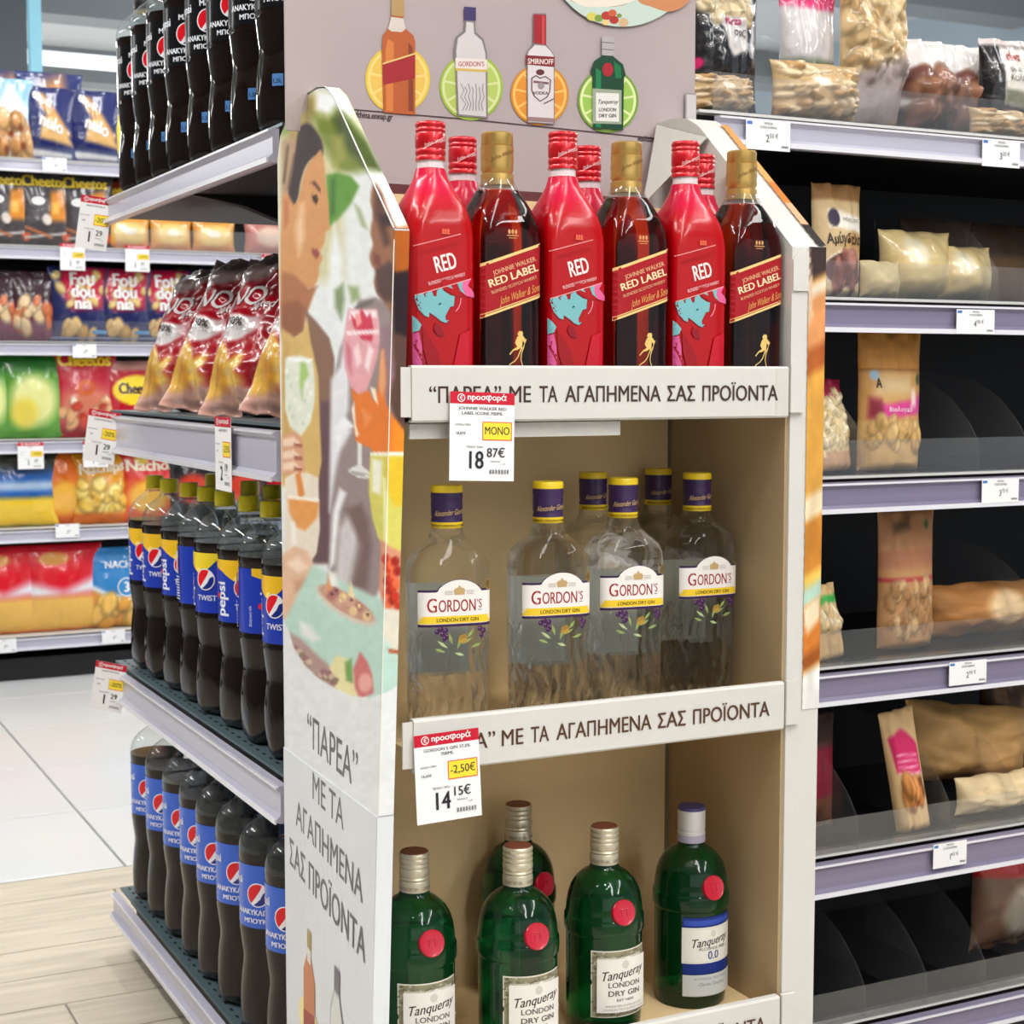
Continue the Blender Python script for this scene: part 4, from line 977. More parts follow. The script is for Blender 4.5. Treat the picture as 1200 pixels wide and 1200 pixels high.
# ---- clear gin bottle
def gin_bottle():
    t = empty('gin_bottle')
    b0, b1, e = .0435, .0335, 4.5
    R = [(0, .038, .029, 4), (.004, .0410, .0315, e), (.06, .0415, .0320, e), (.12, .0425, .0328, e), (.185, b0, b1, e), (.196, .0432, .0332, 4.2), (.205, .0400, .0310, 3.6), (.212, .034, .0275, 3), (.218, .0265, .0235, 2.5), (.224, .0205, .0198, 2.1), (.232, .0178, .0178, 2), (.244, .0162, .0162, 2), (.262, .0155, .0155, 2)]
    R = dens(R, 3); mb = MB(); mb.loft(R, 56, m=0)
    mb.m = [1 if min(mb.V[0][list(f), 2]) < .118 else 0 for f in mb.F]
    mb.build('body', [M_glass, M_embossed], t, smooth=True)
    MB().loft([(.236, .0172, .0172, 2), (.2365, .0176, .0176, 2), (.2425, .0176, .0176, 2)], 36).build('cap_band', M_yelcap, t, smooth=True)
    MB().loft([(.2425, .0174, .0174, 2), (.245, .0172, .0172, 2), (.247, .0165, .0165, 2), (.250, .0172, .0172, 2), (.262, .0174, .0174, 2), (.266, .0170, .0170, 2), (.269, .0176, .0176, 2), (.2745, .0174, .0174, 2)], 36).build('cap', M_purcap, t, smooth=True)
    MB().loft([(.2745, .0176, .0176, 2), (.280, .0176, .0176, 2), (.282, .0165, .0165, 2)], 36).build('cap_top', M_yelcap, t, smooth=True)
    d = Decal(); d.text('Alexander Gordon', .0, .2505, .0085, (212, 176, 120), shear=.3, rot=.08, sx=.62); d.text('PREMIUM GORDON & CO PREMIUM', 0, .2378, .0032, (90, 70, 20), bold=.02)
    mb = MB(); d.into(mb, cyl(.0178), maxlen=.004, base=.0001); mb.build('cap_print', M_print, t)
    # label bending round the front
    hx, hd, ee = .0438, .0338, 4.5
    def lm(u, v, o):
        x = np.clip(u, -.0425, .0425); k = np.clip(np.abs(x)/hx, 0, .999); y = -(hd)*(1-k**ee)**(1/ee)-o
        return np.stack([x, y, v], 1)
    pur = (58, 32, 72); wh = (236, 230, 226)
    a0 = np.linspace(-.0405, .0405, 45); arch = lambda x: .170+.012*np.clip(1-(np.abs(x-.004)/.0245)**2, 0, 1)**.75
    d = Decal()
    top = [(x, float(arch(x))+.0012) for x in a0[::-1]]; mid_ = [(x, float(arch(x))) for x in a0[::-1]]
    def strip(lo, hi, col):
        V = []; 
        for x in a0: V += [(x, lo(x)), (x, hi(x))]
        d.raw(V, [(2*i, 2*i+2, 2*i+3, 2*i+1) for i in range(len(a0)-1)], col)
    strip(lambda x: .1315, lambda x: float(arch(x))+.0016 if abs(x-.004) > .02 else float(arch(x))+.0005, pur)
    strip(lambda x: .1345, lambda x: float(arch(x)) if abs(x-.004) < .024 else float(arch(x))-.0008, wh)
    strip(lambda x: .1350, lambda x: .1432, (238, 200, 48))
    d.text('G', -.0265, .1475, .0222, (150, 30, 34), bold=.014, sx=.74); d.text('ORDON', .0015, .1478, .0188, (150, 30, 34), bold=.014, fit=.0415); d.text('’S', .0268, .1510, .0135, (150, 30, 34), sx=.7, bold=.005); d.rect(.0250, .1485, .0295, .1492, (60, 40, 60))
    d.text('LONDON DRY GIN', .002, .1370, .0058, (70, 56, 20), fit=.047, bold=.01)
    gold = (190, 160, 110)
    d.poly([(-.0015, .166), (.0095, .166), (.0105, .171), (.0085, .173), (.006, .1735), (.004, .1765), (.002, .1735), (-.0005, .173), (-.0025, .171)], gold)
    for k in range(3):
        d.rect(-.0125, .1665+k*.0017, -.0035, .1669+k*.0017, (150, 140, 130)); d.rect(.0115, .1665+k*.0017, .0205, .1669+k*.0017, (150, 140, 130))
    d.ell(.0375, .1760, .0042, .0062, (150, 120, 56), 16); d.ell(.0375, .1760, .0028, .0042, (110, 84, 40), 12)
    mb = MB(); d.into(mb, lm, maxlen=.012, step=.00003, base=.0003); mb.build('label', M_print, t)
    # berries and leaves printed below the label
    d = Decal()
    for cx, cy in ((-.021, .1265), (-.015, .124), (-.0115, .1275), (-.0125, .119), (-.009, .1215), (.0275, .1280), (.0315, .1255), (.029, .121), (-.017, .1295)): d.ell(cx, cy, .0029, .0032, (66, 30, 74), 12); d.ell(cx-.0008, cy+.001, .0009, .0009, (150, 110, 150), 6)
    for x0, y0, an, L in ((-.009, .108, 2.5, .015), (-.004, .112, 1.9, .014), (.001, .106, 1.2, .016), (.006, .112, .5, .014), (.012, .118, .9, .013), (-.012, .104, 2.8, .013), (.016, .108, .3, .014), (-.002, .103, -.3, .012)):
        dx, dy = math.cos(an), math.sin(an); d.poly([(x0, y0), (x0+dx*L*.5-dy*.0018, y0+dy*L*.5+dx*.0018), (x0+dx*L, y0+dy*L), (x0+dx*L*.5+dy*.0018, y0+dy*L*.5-dx*.0018)], (140, 160, 90) if int(L*1e4) % 3 else (176, 190, 140))
    d.ell(.0075, .1165, .0052, .0035, (176, 140, 60), 14); d.poly([(.002, .116), (.013, .1195), (.0105, .1235), (.004, .1215)], (156, 120, 50))
    mb = MB(); d.into(mb, lm, maxlen=.012, step=.00002, base=.0002); mb.build('botanical_print', M_print, t)
    # back label, seen through the gin
    d = Decal(); d.rect(-.034, .070, .034, .172, (244, 244, 228), 16, 1)
    for k in range(6): d.line([(-.024+k*.009, .074), (-.02+k*.009, .09), (-.026+k*.010, .105), (-.018+k*.008, .118)], .0022, (150, 170, 110))
    def bm(u, v, o):
        P = lm(u, v, o); P[:, 1] *= -1; return P
    mb = MB(); d.into(mb, bm, maxlen=.02, base=.0004); mb.build('back_label', M_print, t)
    return t
nt = M_embossed.node_tree; bsdf = nt.nodes['Principled BSDF']; tc = nt.nodes.new('ShaderNodeTexCoord'); wv = nt.nodes.new('ShaderNodeTexWave'); wv.inputs['Scale'].default_value = 22; wv.inputs['Distortion'].default_value = 9; wv.inputs['Detail'].default_value = 1.5; wv.inputs['Detail Scale'].default_value = 1.1
bp = nt.nodes.new('ShaderNodeBump'); bp.inputs['Strength'].default_value = .55; bp.inputs['Distance'].default_value = .004
nt.links.new(tc.outputs['Object'], wv.inputs['Vector']); nt.links.new(wv.outputs['Fac'], bp.inputs['Height']); nt.links.new(bp.outputs[0], bsdf.inputs['Normal'])
g0 = gin_bottle()
GL = [(.724, 1.598, -.14, 'clear gin bottle standing alone at the left end of the middle tray'), (.852, 1.604, -.12, 'second clear gin bottle from the left in the front row of the middle tray'),
      (.961, 1.622, -.10, 'third clear gin bottle from the left in the front row, middle tray'), (1.092, 1.665, -.02, 'rightmost clear gin bottle in the front row of the middle tray'),
      (.985, 1.735, .05, 'clear gin bottle in the back row, half hidden behind the third front bottle'), (1.098, 1.765, .03, 'clear gin bottle at the very back right of the middle tray')]
for i, (x, y, rz, lab) in enumerate(GL):
    if i == 0: g0.location = (x, y, FLOORZ[1]); g0.rotation_euler = (0, 0, rz); tag(g0, lab, 'bottle', 'clear gin bottles')
    else: dup(g0, (x, y, FLOORZ[1]), rz, lab)
# ---- green gin bottle
def green_bottle(zero=False):
    t = empty('gin_bottle')
    R = [(0, .041, .041, 2), (.003, .0435, .0435, 2), (.02, .0450, .0450, 2), (.118, .0455, .0455, 2), (.121, .0458, .0458, 2), (.124, .0474, .0474, 2), (.131, .0478, .0478, 2), (.140, .0474, .0474, 2), (.143, .0458, .0458, 2), (.155, .0448, .0448, 2), (.165, .0430, .0430, 2), (.174, .0398, .0398, 2), (.182, .0350, .0350, 2), (.188, .0290, .0290, 2), (.192, .0235, .0235, 2), (.195, .0185, .0185, 2), (.199, .0165, .0165, 2), (.205, .0150, .0150, 2)]
    MB().loft(dens(R, 2), 56).build('body', M_green, t, smooth=True)
    if not zero:
        MB().loft(cap_rings(.2005, .2440, .0172, (.28, .38, .6, .72, .86)), 36).build('cap', M_silcap, t, smooth=True)
        MB().loft([(.2441, .0158, .0158, 2), (.2450, .0150, .0150, 2)], 30).build('cap_top', M_captop, t)
        d = Decal()
        for k in range(4): d.text('LONDON DRY GIN', -.045+k*.03, .2035, .0052, (140, 124, 100), fit=.024, bold=.01)
        mb = MB(); d.into(mb, cyl(.0173), maxlen=.004, base=.0001); mb.build('cap_print', M_print, t)
    else:
        MB().loft([(.2005, .0172, .0172, 2), (.2130, .0172, .0172, 2), (.2135, .0165, .0165, 2), (.2160, .0165, .0165, 2), (.2165, .0172, .0172, 2), (.2380, .0172, .0172, 2), (.2400, .0168, .0168, 2)], 36).build('cap', mat('white_metal_cap', (210, 208, 206), .35, metal=.3), t, smooth=True)
        MB().loft([(.2005, .0175, .0175, 2), (.2100, .0175, .0175, 2)], 36).build('cap_band', M_lilcap, t, smooth=True)
        MB().loft([(.2401, .0170, .0170, 2), (.2440, .0165, .0165, 2)], 30).build('cap_top', M_navytop, t)
    # wax seal on the shoulder, a tilted disc
    a = .02; c_ = np.array([math.sin(a)*.0462, -math.cos(a)*.0462, .1525]); nrm = Vector((math.sin(a), -math.cos(a), .30)).normalized(); ux = nrm.orthogonal().normalized(); ux = Vector((0, 0, 1)).cross(nrm).normalized(); uy = nrm.cross(ux)
    mb = MB(); V = []; n = 30
    for r_, h in ((.0152, -.006), (.0150, .0006), (.0140, .0016), (.0118, .0010), (.0, .0010)):
        for k in range(n):
            th = 2*PI*k/n; w_ = 1+.015*math.sin(3*th); p_ = Vector(c_)+ux*(r_*w_*math.cos(th))+uy*(r_*w_*math.sin(th))+nrm*h; V.append(tuple(p_))
    mb.add(V, [(i*n+k, i*n+(k+1) % n, (i+1)*n+(k+1) % n, (i+1)*n+k) for i in range(4) for k in range(n)]); sl = mb.build('wax_seal', M_seal, t, smooth=True)
    mb = MB(); 
    for s_ in (-1, 1):
        p0 = Vector(c_)+nrm*.0012+ux*(.0035*s_)+uy*.004; mb.tube([tuple(p0), tuple(p0-uy*.008)], .0006, 6)
    mb.tube([tuple(Vector(c_)+nrm*.0012-ux*.0055+uy*.004), tuple(Vector(c_)+nrm*.0012+ux*.0055+uy*.004)], .0006, 6); mb.build('seal_relief', M_seal, sl)
    d = Decal(); R_ = .0461
    if not zero:
        kr = (96, 94, 72)
        P = [(-.0385, .028), (.0385, .028), (.0385, .066), (.0365, .069), (.0385, .072), (.0385, .108), (-.0385, .108), (-.0385, .074), (-.0365, .070), (-.0385, .066)]
        d.poly(P, (228, 222, 208)); 
        d.rect(-.0370, .0295, -.0305, .1065, (150, 144, 116)); d.rect(.0305, .0295, .0370, .1065, (150, 144, 116)); d.rect(-.0370, .1000, .0370, .1065, (150, 144, 116)); d.rect(-.0370, .0295, .0370, .0355, (150, 144, 116))
        r2 = random.Random(5)
        for k in range(70):
            side = k % 4; 
            if side == 0: x, y = r2.uniform(-.0365, -.031), r2.uniform(.03, .106)
            elif side == 1: x, y = r2.uniform(.031, .0365), r2.uniform(.03, .106)
            elif side == 2: x, y = r2.uniform(-.036, .036), r2.uniform(.1005, .106)
            else: x, y = r2.uniform(-.036, .036), r2.uniform(.03, .035)
            d.line([(x-.0016, y-.0012), (x, y+.0012), (x+.0016, y-.0005)], .0009, [(84, 82, 60), (206, 200, 176), (110, 104, 80)][k % 3])
        d.poly([(-.0305, .0355), (.0305, .0355), (.0305, .0995), (.008, .0995), (.004, .1025), (0, .0995), (-.0305, .0995)], (232, 227, 220))
        d.ell(.001, .0920, .0042, .0052, (206, 200, 192), 14)
        d.text('Tanqueray', -.001, .0765, .0155, (60, 46, 44), shear=.35, rot=.12, fit=.052, bold=.012)
        d.text('LONDON', .001, .0655, .0090, (96, 90, 88), fit=.038, bold=.02, rot=.0); d.text('DRY GIN', .001, .0555, .0090, (96, 90, 88), fit=.038, bold=.02)
        d.text('EST’1830', .001, .0490, .0042, (110, 104, 100), fit=.020, bold=.01); d.text('IMPORTED DISTILLED GIN', .001, .0425, .0030, (150, 140, 130), fit=.044); d.text('CHARLES TANQUERAY & CO', .001, .0385, .0028, (160, 150, 140), fit=.05)
        mb = MB(); d.into(mb, cyl(R_), maxlen=.004, step=.00006, base=.0002); mb.build('label', M_print, t)
    else:
        d.rect(-.0385, .0455, .0385, .1165, (22, 44, 120), 12, 1); d.rect(-.0370, .1065, .0370, .1130, (50, 76, 170), 12, 1)
        d.rect(-.0395, .0590, .0395, .1040, (226, 222, 212), 12, 1); d.rect(-.0370, .0605, .0370, .0609, (190, 184, 170)); d.rect(-.0370, .1020, .0370, .1024, (190, 184, 170))
        d.ell(.001, .0955, .0036, .0044, (206, 200, 192), 14)
        d.text('Tanqueray', -.002, .0815, .0150, (66, 52, 50), shear=.35, rot=.10, fit=.054, bold=.012); d.text('ALCOHOL FREE', .001, .0755, .0052, (120, 114, 110), fit=.040, bold=.01)
        d.text('0.0', .001, .0640, .0145, (52, 66, 130), fit=.015, bold=.01)
        d.rect(-.0380, .0180, .0380, .0450, (196, 198, 196), 12, 1); d.text('BOTANICAL SPIRIT DRINK', .001, .0385, .0040, (130, 130, 130), fit=.05); d.text('Charles Tanqueray', .001, .0310, .0060, (120, 120, 124), shear=.3, fit=.04)
        mb = MB(); d.into(mb, cyl(R_), maxlen=.004, step=.00006, base=.0002); mb.build('label', M_print, t)
    return t
k0 = green_bottle()
TL = [(.698, 1.632, .0, 'green gin bottle with champagne cap at the left end of the bottom tray'), (.812, 1.600, .0, 'green gin bottle in front of another one, second from the left in the bottom tray'),
      (.893, 1.758, .3, 'green gin bottle in the back row, standing behind the second front one'), (.940, 1.625, -.02, 'green gin bottle third from the left in the front row of the bottom tray')]
for i, (x, y, rz, lab) in enumerate(TL):
    if i == 0: k0.location = (x, y, FLOORZ[2]); tag(k0, lab, 'bottle', 'green gin bottles')
    else: dup(k0, (x, y, FLOORZ[2]), rz, lab)
z0_ = green_bottle(True); z0_.location = (1.082, 1.655, FLOORZ[2]); z0_.rotation_euler = (0, 0, .05); tag(z0_, 'green and blue alcohol-free gin bottle reading 0.0 at the right of the bottom tray', 'bottle')

# ================================================================ COLA BOTTLES
def globe(d, cx, cy, r, bg=(240, 240, 245), tl=.62):
    d.ell(cx, cy, r*1.1, r*1.1, bg, 30); ct, st_ = math.cos(tl), math.sin(tl)
    def seg(a0, a1, col, pts):
        A = np.linspace(math.radians(a0)+tl, math.radians(a1)+tl, 14); d.poly([(cx+r*math.cos(a), cy+r*math.sin(a)) for a in A]+[(cx+(x*ct-y*st_)*r, cy+(x*st_+y*ct)*r) for x, y in pts], col)
    seg(28, 195, (222, 22, 36), [(-.45, -.12), (-.05, .02), (.45, .2)]); seg(212, 345, (22, 44, 130), [(.55, -.16), (.05, -.42), (-.4, -.5)])
def cola(kind):
    t = empty('cola_bottle'); H = .355
    body = [(0, .030, .030, 2), (.004, .038, .038, 2, .05), (.012, .0445, .0445, 2, .05), (.03, .0475, .0475, 2, .03), (.05, .0485, .0485, 2, .01), (.07, .0480, .0480, 2), (.09, .0462, .0462, 2), (.108, .0440, .0440, 2), (.118, .0440, .0440, 2), (.134, .0462, .0462, 2), (.150, .0480, .0480, 2), (.158, .0488, .0488, 2), (.163, .0484, .0484, 2)]
    upper = [(.163, .0484, .0484, 2), (.262, .0484, .0484, 2), (.266, .0492, .0492, 2), (.276, .0492, .0492, 2)]
    dome = [(.276, .0492, .0492, 2), (.286, .0484, .0484, 2), (.296, .0455, .0455, 2), (.305, .0405, .0405, 2), (.313, .0330, .0330, 2), (.319, .0250, .0250, 2), (.324, .0185, .0185, 2), (.328, .0150, .0150, 2), (.336, .0138, .0138, 2)]
    def five(R): return [tuple(r_)+(0,)*(5-len(r_)) for r_ in R]
    MB().loft(dens(five(body), 2)[:-1]+dens(five(upper), 1), 50).build('body', M_cola, t, smooth=True)
    MB().loft(dens(dome, 2), 40, cap0=False, cap1=False).build('shoulder', M_pet, t, smooth=True)
    MB().loft([(.3265, .0180, .0180, 2), (.3285, .0180, .0180, 2)], 28).build('neck_ring', M_pet, t, smooth=True)
    cm = {'lemon': M_capy, 'blue': M_capb, 'black': M_capk}[kind]
    R = []
    MB().loft([(.3315, .0162, .0162, 2), (.334, .0166, .0166, 2), (.335, .0160, .0160, 2), (.3365, .0164, .0164, 2), (.352, .0160, .0160, 2), (.355, .0148, .0148, 2)], 36).build('cap', cm, t, smooth=True, angle=30)
    base = {'lemon': (30, 58, 176), 'blue': (52, 98, 204), 'black': (14, 14, 18)}[kind]
    Rl = .0488; Lw = 2*PI*Rl; d = Decal(); d.rect(-Lw/2, .166, Lw/2, .260, base, 90, 1)
    for off in (0, Lw/2):
        if kind == 'lemon':
            V = [(off-.045, .2605), (off-.045, .250), (off-.02, .243), (off+.0, .232), (off+.012, .226), (off+.03, .238), (off+.045, .252), (off+.045, .2605)]
            d.poly(V, (238, 190, 40) if off == 0 else (240, 214, 50)); d.text('pepsi', off-.012, .176, .030, (236, 240, 248), rot=PI/2, bold=.03, align='l', fit=.050)
            globe(d, off+.022, .219, .0155); d.text('TWIST', off+.024, .186, .012, (230, 235, 245), bold=.02)
            d.ell(off+.010, .234, .006, .003, (250, 226, 120), 12, .6); d.ell(off-.030, .206, .0045, .0045, (226, 40, 50), 14)
            d.rect(off+.052, .215, off+.066, .250, (236, 238, 240))
            for k in range(9): d.rect(off+.056, .172+k*.0045, off+.074, .174+k*.0045, (226, 230, 240))
            d.text('Ζαχαρη 0%', off-.045, .176, .006, (226, 230, 240), rot=PI/2, align='l')
        else:
            globe(d, off, .216, .0165); d.text('pepsi', off-.048, .230, .018, (236, 240, 248), bold=.03); d.text('100%', off+.034, .200, .014, (236, 240, 248), bold=.02)
            d.text('ΑΝΑΚΥΚΛΩΜΕΝΟ', off+.002, .186, .0118, (236, 240, 248), fit=.086, bold=.03); d.text('ΜΠΟΥΚΑΛΙ', off+.004, .1735, .0105, (236, 240, 248), fit=.056, bold=.03)
            if kind == 'black': d.text('MAX', off+.0, .238, .012, (236, 240, 248), bold=.03); d.line([(off+.02, .243), (off+.045, .246)], .003, (200, 30, 50))
    mb = MB(); d.into(mb, cyl(Rl), maxlen=.005, step=.00007, base=.0001); mb.build('label', M_gprint, t)
    if kind == 'black':
        d = Decal(); d.rect(-.012, .062, .004, .078, (84, 130, 190), 3, 1); d.text('1,5L', -.004, .066, .008, (20, 30, 50), bold=.03); mb = MB(); d.into(mb, cyl(.0492), maxlen=.01, base=.0003); mb.build('volume_reflection_patch', M_gprint, t)  # blue patch is a painted reflection, with the volume lettered over it
    return t
ordw = ['first', 'second', 'third', 'fourth', 'fifth', 'sixth', 'seventh', 'eighth']
def rotz_to_cam(x, y): return math.atan2(x, -(-y))*-1
YS = [2.955, 2.842, 2.730, 2.615, 2.503, 2.390, 2.272, 2.150]
def colarow(kind, z, X, ys, rots, fmt, group, proto=None, back=False):
    for i, y in enumerate(ys):
        yaw = -math.atan2(X, y)+rots[i % len(rots)]
        lab = fmt % ordw[i]
        if proto is None:
            proto = cola(kind); proto.location = (X, y, z); proto.rotation_euler = (0, 0, yaw); tag(proto, lab, 'bottle', group)
        else: dup(proto, (X+rnd.uniform(-.003, .003), y+rnd.uniform(-.003, .003), z), yaw, lab, group)
    return proto
cb = colarow('blue', GT[0], .742, YS, [-.42, -.45, -.4, -.44, -.42, -.36, -.46, -.42], '%s blue-capped cola bottle from the far end, front row of the lowest drinks shelf', 'blue capped cola bottles')
colarow('blue', GT[0], .853, YS[:7], [.2, -.3, .5], '%s blue-capped cola bottle from the far end, row behind the front on the lowest shelf', 'blue capped cola bottles', cb)
cy_ = colarow('lemon', GT[1], .742, [2.935, 2.825, 2.706, 2.597, 2.486, 2.370, 2.255, 2.150], [-.95, -1.0, -.7, .5, 2.0, -.62, .28, -1.15], '%s yellow-capped cola bottle from the far end, front row of the middle drinks shelf', 'yellow capped cola bottles')
colarow('lemon', GT[1], .850, [2.93, 2.70, 2.58, 2.47, 2.36], [.4, -.3, 1.2], '%s yellow-capped cola bottle from the far end, second row of the middle drinks shelf', 'yellow capped cola bottles', cy_)
ck = colarow('black', GT[3], .742, YS, [-.30, -.28, -.32, -.24, -.28, -.22, -.22, -.3], '%s black-labelled cola bottle from the far end, front row of the top drinks shelf', 'black labelled cola bottles')
colarow('black', GT[3], .850, YS[:7], [-.3, .2, .6], '%s black-labelled cola bottle from the far end, second row of the top drinks shelf', 'black labelled cola bottles', ck)

# ================================================================ BAGS
def bag(name, W, H, T, base, art, label, group=None, loc=(0, 0, 0), rz=0, lean=0, tilt=0, nx=34, ny=44, wr=.0035, seed=1, m=None, letters=None, flat_bottom=False, top_fold=0, slump=0, cat='snack bag'):
    """pillow bag; local front faces -y, base at z=0. art(Paint) paints u,v in 0..1"""
    u, v = np.meshgrid(np.linspace(0, 1, nx), np.linspace(0, 1, ny)); uf, vf = u.ravel(), v.ravel()
    pf = Paint(uf, vf, base); art(pf)
    e = np.abs(2*uf-1); prof_u = (1-e**2.6)**.75
    if flat_bottom: prof_v = np.clip(vf/.05, 0, 1)**.4*np.clip((1-vf)/.5, 0, 1)**.65
    else: prof_v = np.clip(np.sin(PI*np.clip((vf-.03)/.94, 0, 1)), 0, 1)**.55*(1.12-.3*vf)
    creases = (vnoise(uf*9+seed, vf*2.5+seed, seed, 2)-.5)*(.35+1.6*np.abs(vf-.5))+(vnoise(uf*4, vf*7+seed, seed+3, 3)-.5)
    edge = np.minimum(prof_u, 1)
    th = T/2*prof_u*prof_v
    x = (uf-.5)*W*(1-.07*prof_v*(1-.0*vf)+.03*(vnoise(uf*2, vf*5, seed+9, 2)-.5))
    z = vf*H*(1-.02*prof_v)+wr*.8*(vnoise(uf*5, vf*3, seed+5, 2)-.5)
    if top_fold: z = z-np.clip(vf-.9, 0, 1)*H*top_fold
    yf = -th-wr*creases*2*edge-pf.h
    yb = th*.8+wr*creases*1.2*edge
    yf += .004*np.sin(uf*PI*5)*(np.clip((vf-.93)/.07, 0, 1)+np.clip((.05-vf)/.05, 0, 1)*(0 if flat_bottom else 1)); yb = np.maximum(yb, yf+.0006)
    if flat_bottom: z = np.where(vf < .03, 0, z)
    sl = slump*H*vf**2; yf = yf+sl; yb = yb+sl
    Pf = np.stack([x, yf, z], 1); Pb = np.stack([x, yb, z], 1)
    mb = MB(); F = grid_faces(nx, ny); mb.add(Pf, F, pf.c); 
    n = nx*ny; pb = np.tile(np.mean(pf.c.reshape(ny, nx, 3), 1)[:, None, :], (1, nx, 1)).reshape(-1, 3)
    FB = [tuple(f[::-1]) for f in F]; mb.add(Pb, FB, pb)
    side = [(i, i+nx, n+i+nx, n+i) for i in range(0, n-nx, nx)]+[(i+nx, i, n+i, n+i+nx) for i in range(nx-1, n-nx, nx)]+[(i+1, i, n+i, n+i+1) for i in range(nx-1)]+[(n-nx+i, n-nx+i+1, 2*n-nx+i+1, 2*n-nx+i) for i in range(nx-1)]
    base_n = mb.n-2*n; mb.F += [tuple(k+base_n for k in f) for f in side]; mb.m += [0]*len(side)
    if letters:
        d = Decal(); letters(d)
        Xg = Pf.reshape(ny, nx, 3)
        def bm(uu, vv, o):
            a = np.clip(uu, 0, .9999)*(nx-1); b_ = np.clip(vv, 0, .9999)*(ny-1); i = a.astype(int); j = b_.astype(int); fa = (a-i)[:, None]; fb = (b_-j)[:, None]
            P = Xg[j, i]*(1-fa)*(1-fb)+Xg[j, i+1]*fa*(1-fb)+Xg[j+1, i]*(1-fa)*fb+Xg[j+1, i+1]*fa*fb
            P = P.copy(); P[:, 1] -= o+.0006; return P
        d.into(mb, bm, maxlen=.06, base=.0008, step=.0003)
    o = mb.build(name, m or M_foil, smooth=True, angle=180)
    o.rotation_mode = 'XYZ'; o.rotation_euler = (-lean, tilt, rz); o.location = loc
    return tag(o, label, cat, group)
def again(o, loc, label, rz=None, rot=None):
    c = o.copy(); COL.objects.link(c); c.location = loc; c['label'] = label
    if rz is not None: c.rotation_euler[2] = rz
    if rot is not None: c.rotation_euler = rot
    return c
def bgx(px, py): P = ony(np.array([px]), np.array([py]), BY+.06)[0]; return P[0], P[2]
CH = [(236, 196, 84), (226, 176, 60), (246, 216, 120)]
NUT = [(206, 170, 120), (190, 146, 96), (220, 190, 146)]
# positions across the far rack: pixel centre -> x on the plane of bag fronts
def bx(px, py=450): return bgx(px, py)[0]
def z_of(i): return BT[i]+.002
GOLD = (222, 176, 62)
# ---- far rack, top shelf
def a1(p): p.band(.55, 1.1, (150, 196, 226), .1); p.poly([(.1, .55), (.5, .95), (.9, .6), (.8, .5)], (236, 240, 244), .05); p.band(0, .5, (226, 214, 196), .06); p.blobs(30, .05, .95, .03, .5, .13, [(206, 146, 84), (226, 176, 116)], 3, .004, 1); [p.ell(a, b_, .06, .05, (140, 70, 40), .4) for a, b_ in ((.2, .2), (.5, .3), (.75, .15), (.4, .1), (.7, .38))]
bag('snack_bag', .17, .28, .07, (190, 214, 232), a1, 'white and pale blue bag of pretzel rings, left edge of the top far shelf', loc=(bx(12, 180), BY+.06, z_of(5)), seed=2)
def a2(p): p.poly([(.1, .3), (.9, .3), (.9, .95), (.1, .95)], (40, 48, 106), .1); p.poly([(.2, .9), (.4, .92), (.9, .35), (.7, .3)], (214, 160, 96), .03); p.poly([(.35, .6), (.6, .62), (.95, .2), (.3, .3)], (226, 180, 116), .03); p.band(0, .18, (70, 80, 120), .05); p.poly([(.1, .15), (.9, .1), (.9, .04), (.1, .05)], (226, 226, 230), .02)
def l2(d): d.text('nulo', .5, .42, .26, (240, 240, 244), bold=.04, rot=-.3); d.text('ωμα', .35, .78, .18, (240, 240, 244), bold=.03, rot=-.4)
n0 = bag('snack_bag', .20, .26, .07, (30, 38, 96), a2, 'navy cracker bag with white lettering on the top far shelf', loc=(bx(58, 180), BY+.06, z_of(5)), seed=3, letters=l2, group='navy cracker bags')
again(n0, (bx(112, 180), BY+.06, z_of(5)), 'second navy cracker bag from the left on the top far shelf', -.1)
def a3(p): p.band(.1, .9, (236, 208, 70), .1)
bag('snack_bag', .13, .24, .06, (226, 196, 60), a3, 'plain yellow bag at the right end of the top far shelf, beside the cola stand', loc=(bx(146, 180), BY+.06, z_of(5)), seed=4)
def a4(p): p.band(.45, 1.2, (44, 56, 120), .2); p.poly([(.3, .3), (.8, .5), (.7, 1), (.4, .9)], (226, 160, 100), .1)
b4 = bag('snack_bag', .24, .34, .08, (70, 90, 150), a4, 'tall blue snack bag standing behind the navy cracker bags', loc=(bx(75, 120)-.02, BY+.22, z_of(5)), seed=5)
again(b4, (bx(18, 120), BY+.24, z_of(5)), 'tall blue snack bag behind the pale blue pretzel bag, top far shelf', .1)
def a5(p): p.band(.7, 1.2, (206, 196, 190), .2)
bag('snack_bag', .13, .27, .08, (222, 150, 90), a5, 'tall orange and white bag sticking up behind the second navy cracker bag', loc=(bx(98, 120)+.03, BY+.2, z_of(5)), seed=6)
# ---- second shelf: dark grey cheese puff bags, low orange bags behind the guard
def a6(p):
    p.band(.0, 1.1, (72, 66, 70), .1); p.poly([(.55, .35), (.9, .35), (.85, .8), (.6, .75)], (222, 140, 50), .04); p.poly([(.62, .45), (.75, .45), (.75, .62), (.62, .6)], (244, 190, 90), .03)
    for k in range(8): p.ell(.15+(k*.37 % .75), .12+(k*.23 % .45), .07, .06, (226, 214, 206) if k % 2 else (210, 90, 50), .4)
    p.poly([(.1, .12), (.9, .2), (.9, .17), (.1, .09)], (200, 196, 194), .01); p.poly([(.1, .24), (.6, .1), (.62, .13), (.12, .27)], (200, 120, 80), .01)
def l6(d): d.text('Cheetos', .5, .82, .2, (240, 208, 60), bold=.05, fit=.8); d.ell(.35, .62, .13, .06, (226, 226, 226), 14)
c0 = bag('snack_bag', .20, .26, .07, (66, 60, 64), a6, 'dark grey puffs bag with yellow lettering, second shelf of the far rack, left edge', loc=(bx(5, 250), BY+.06, z_of(4)), seed=7, letters=l6, group='dark grey puffs bags')
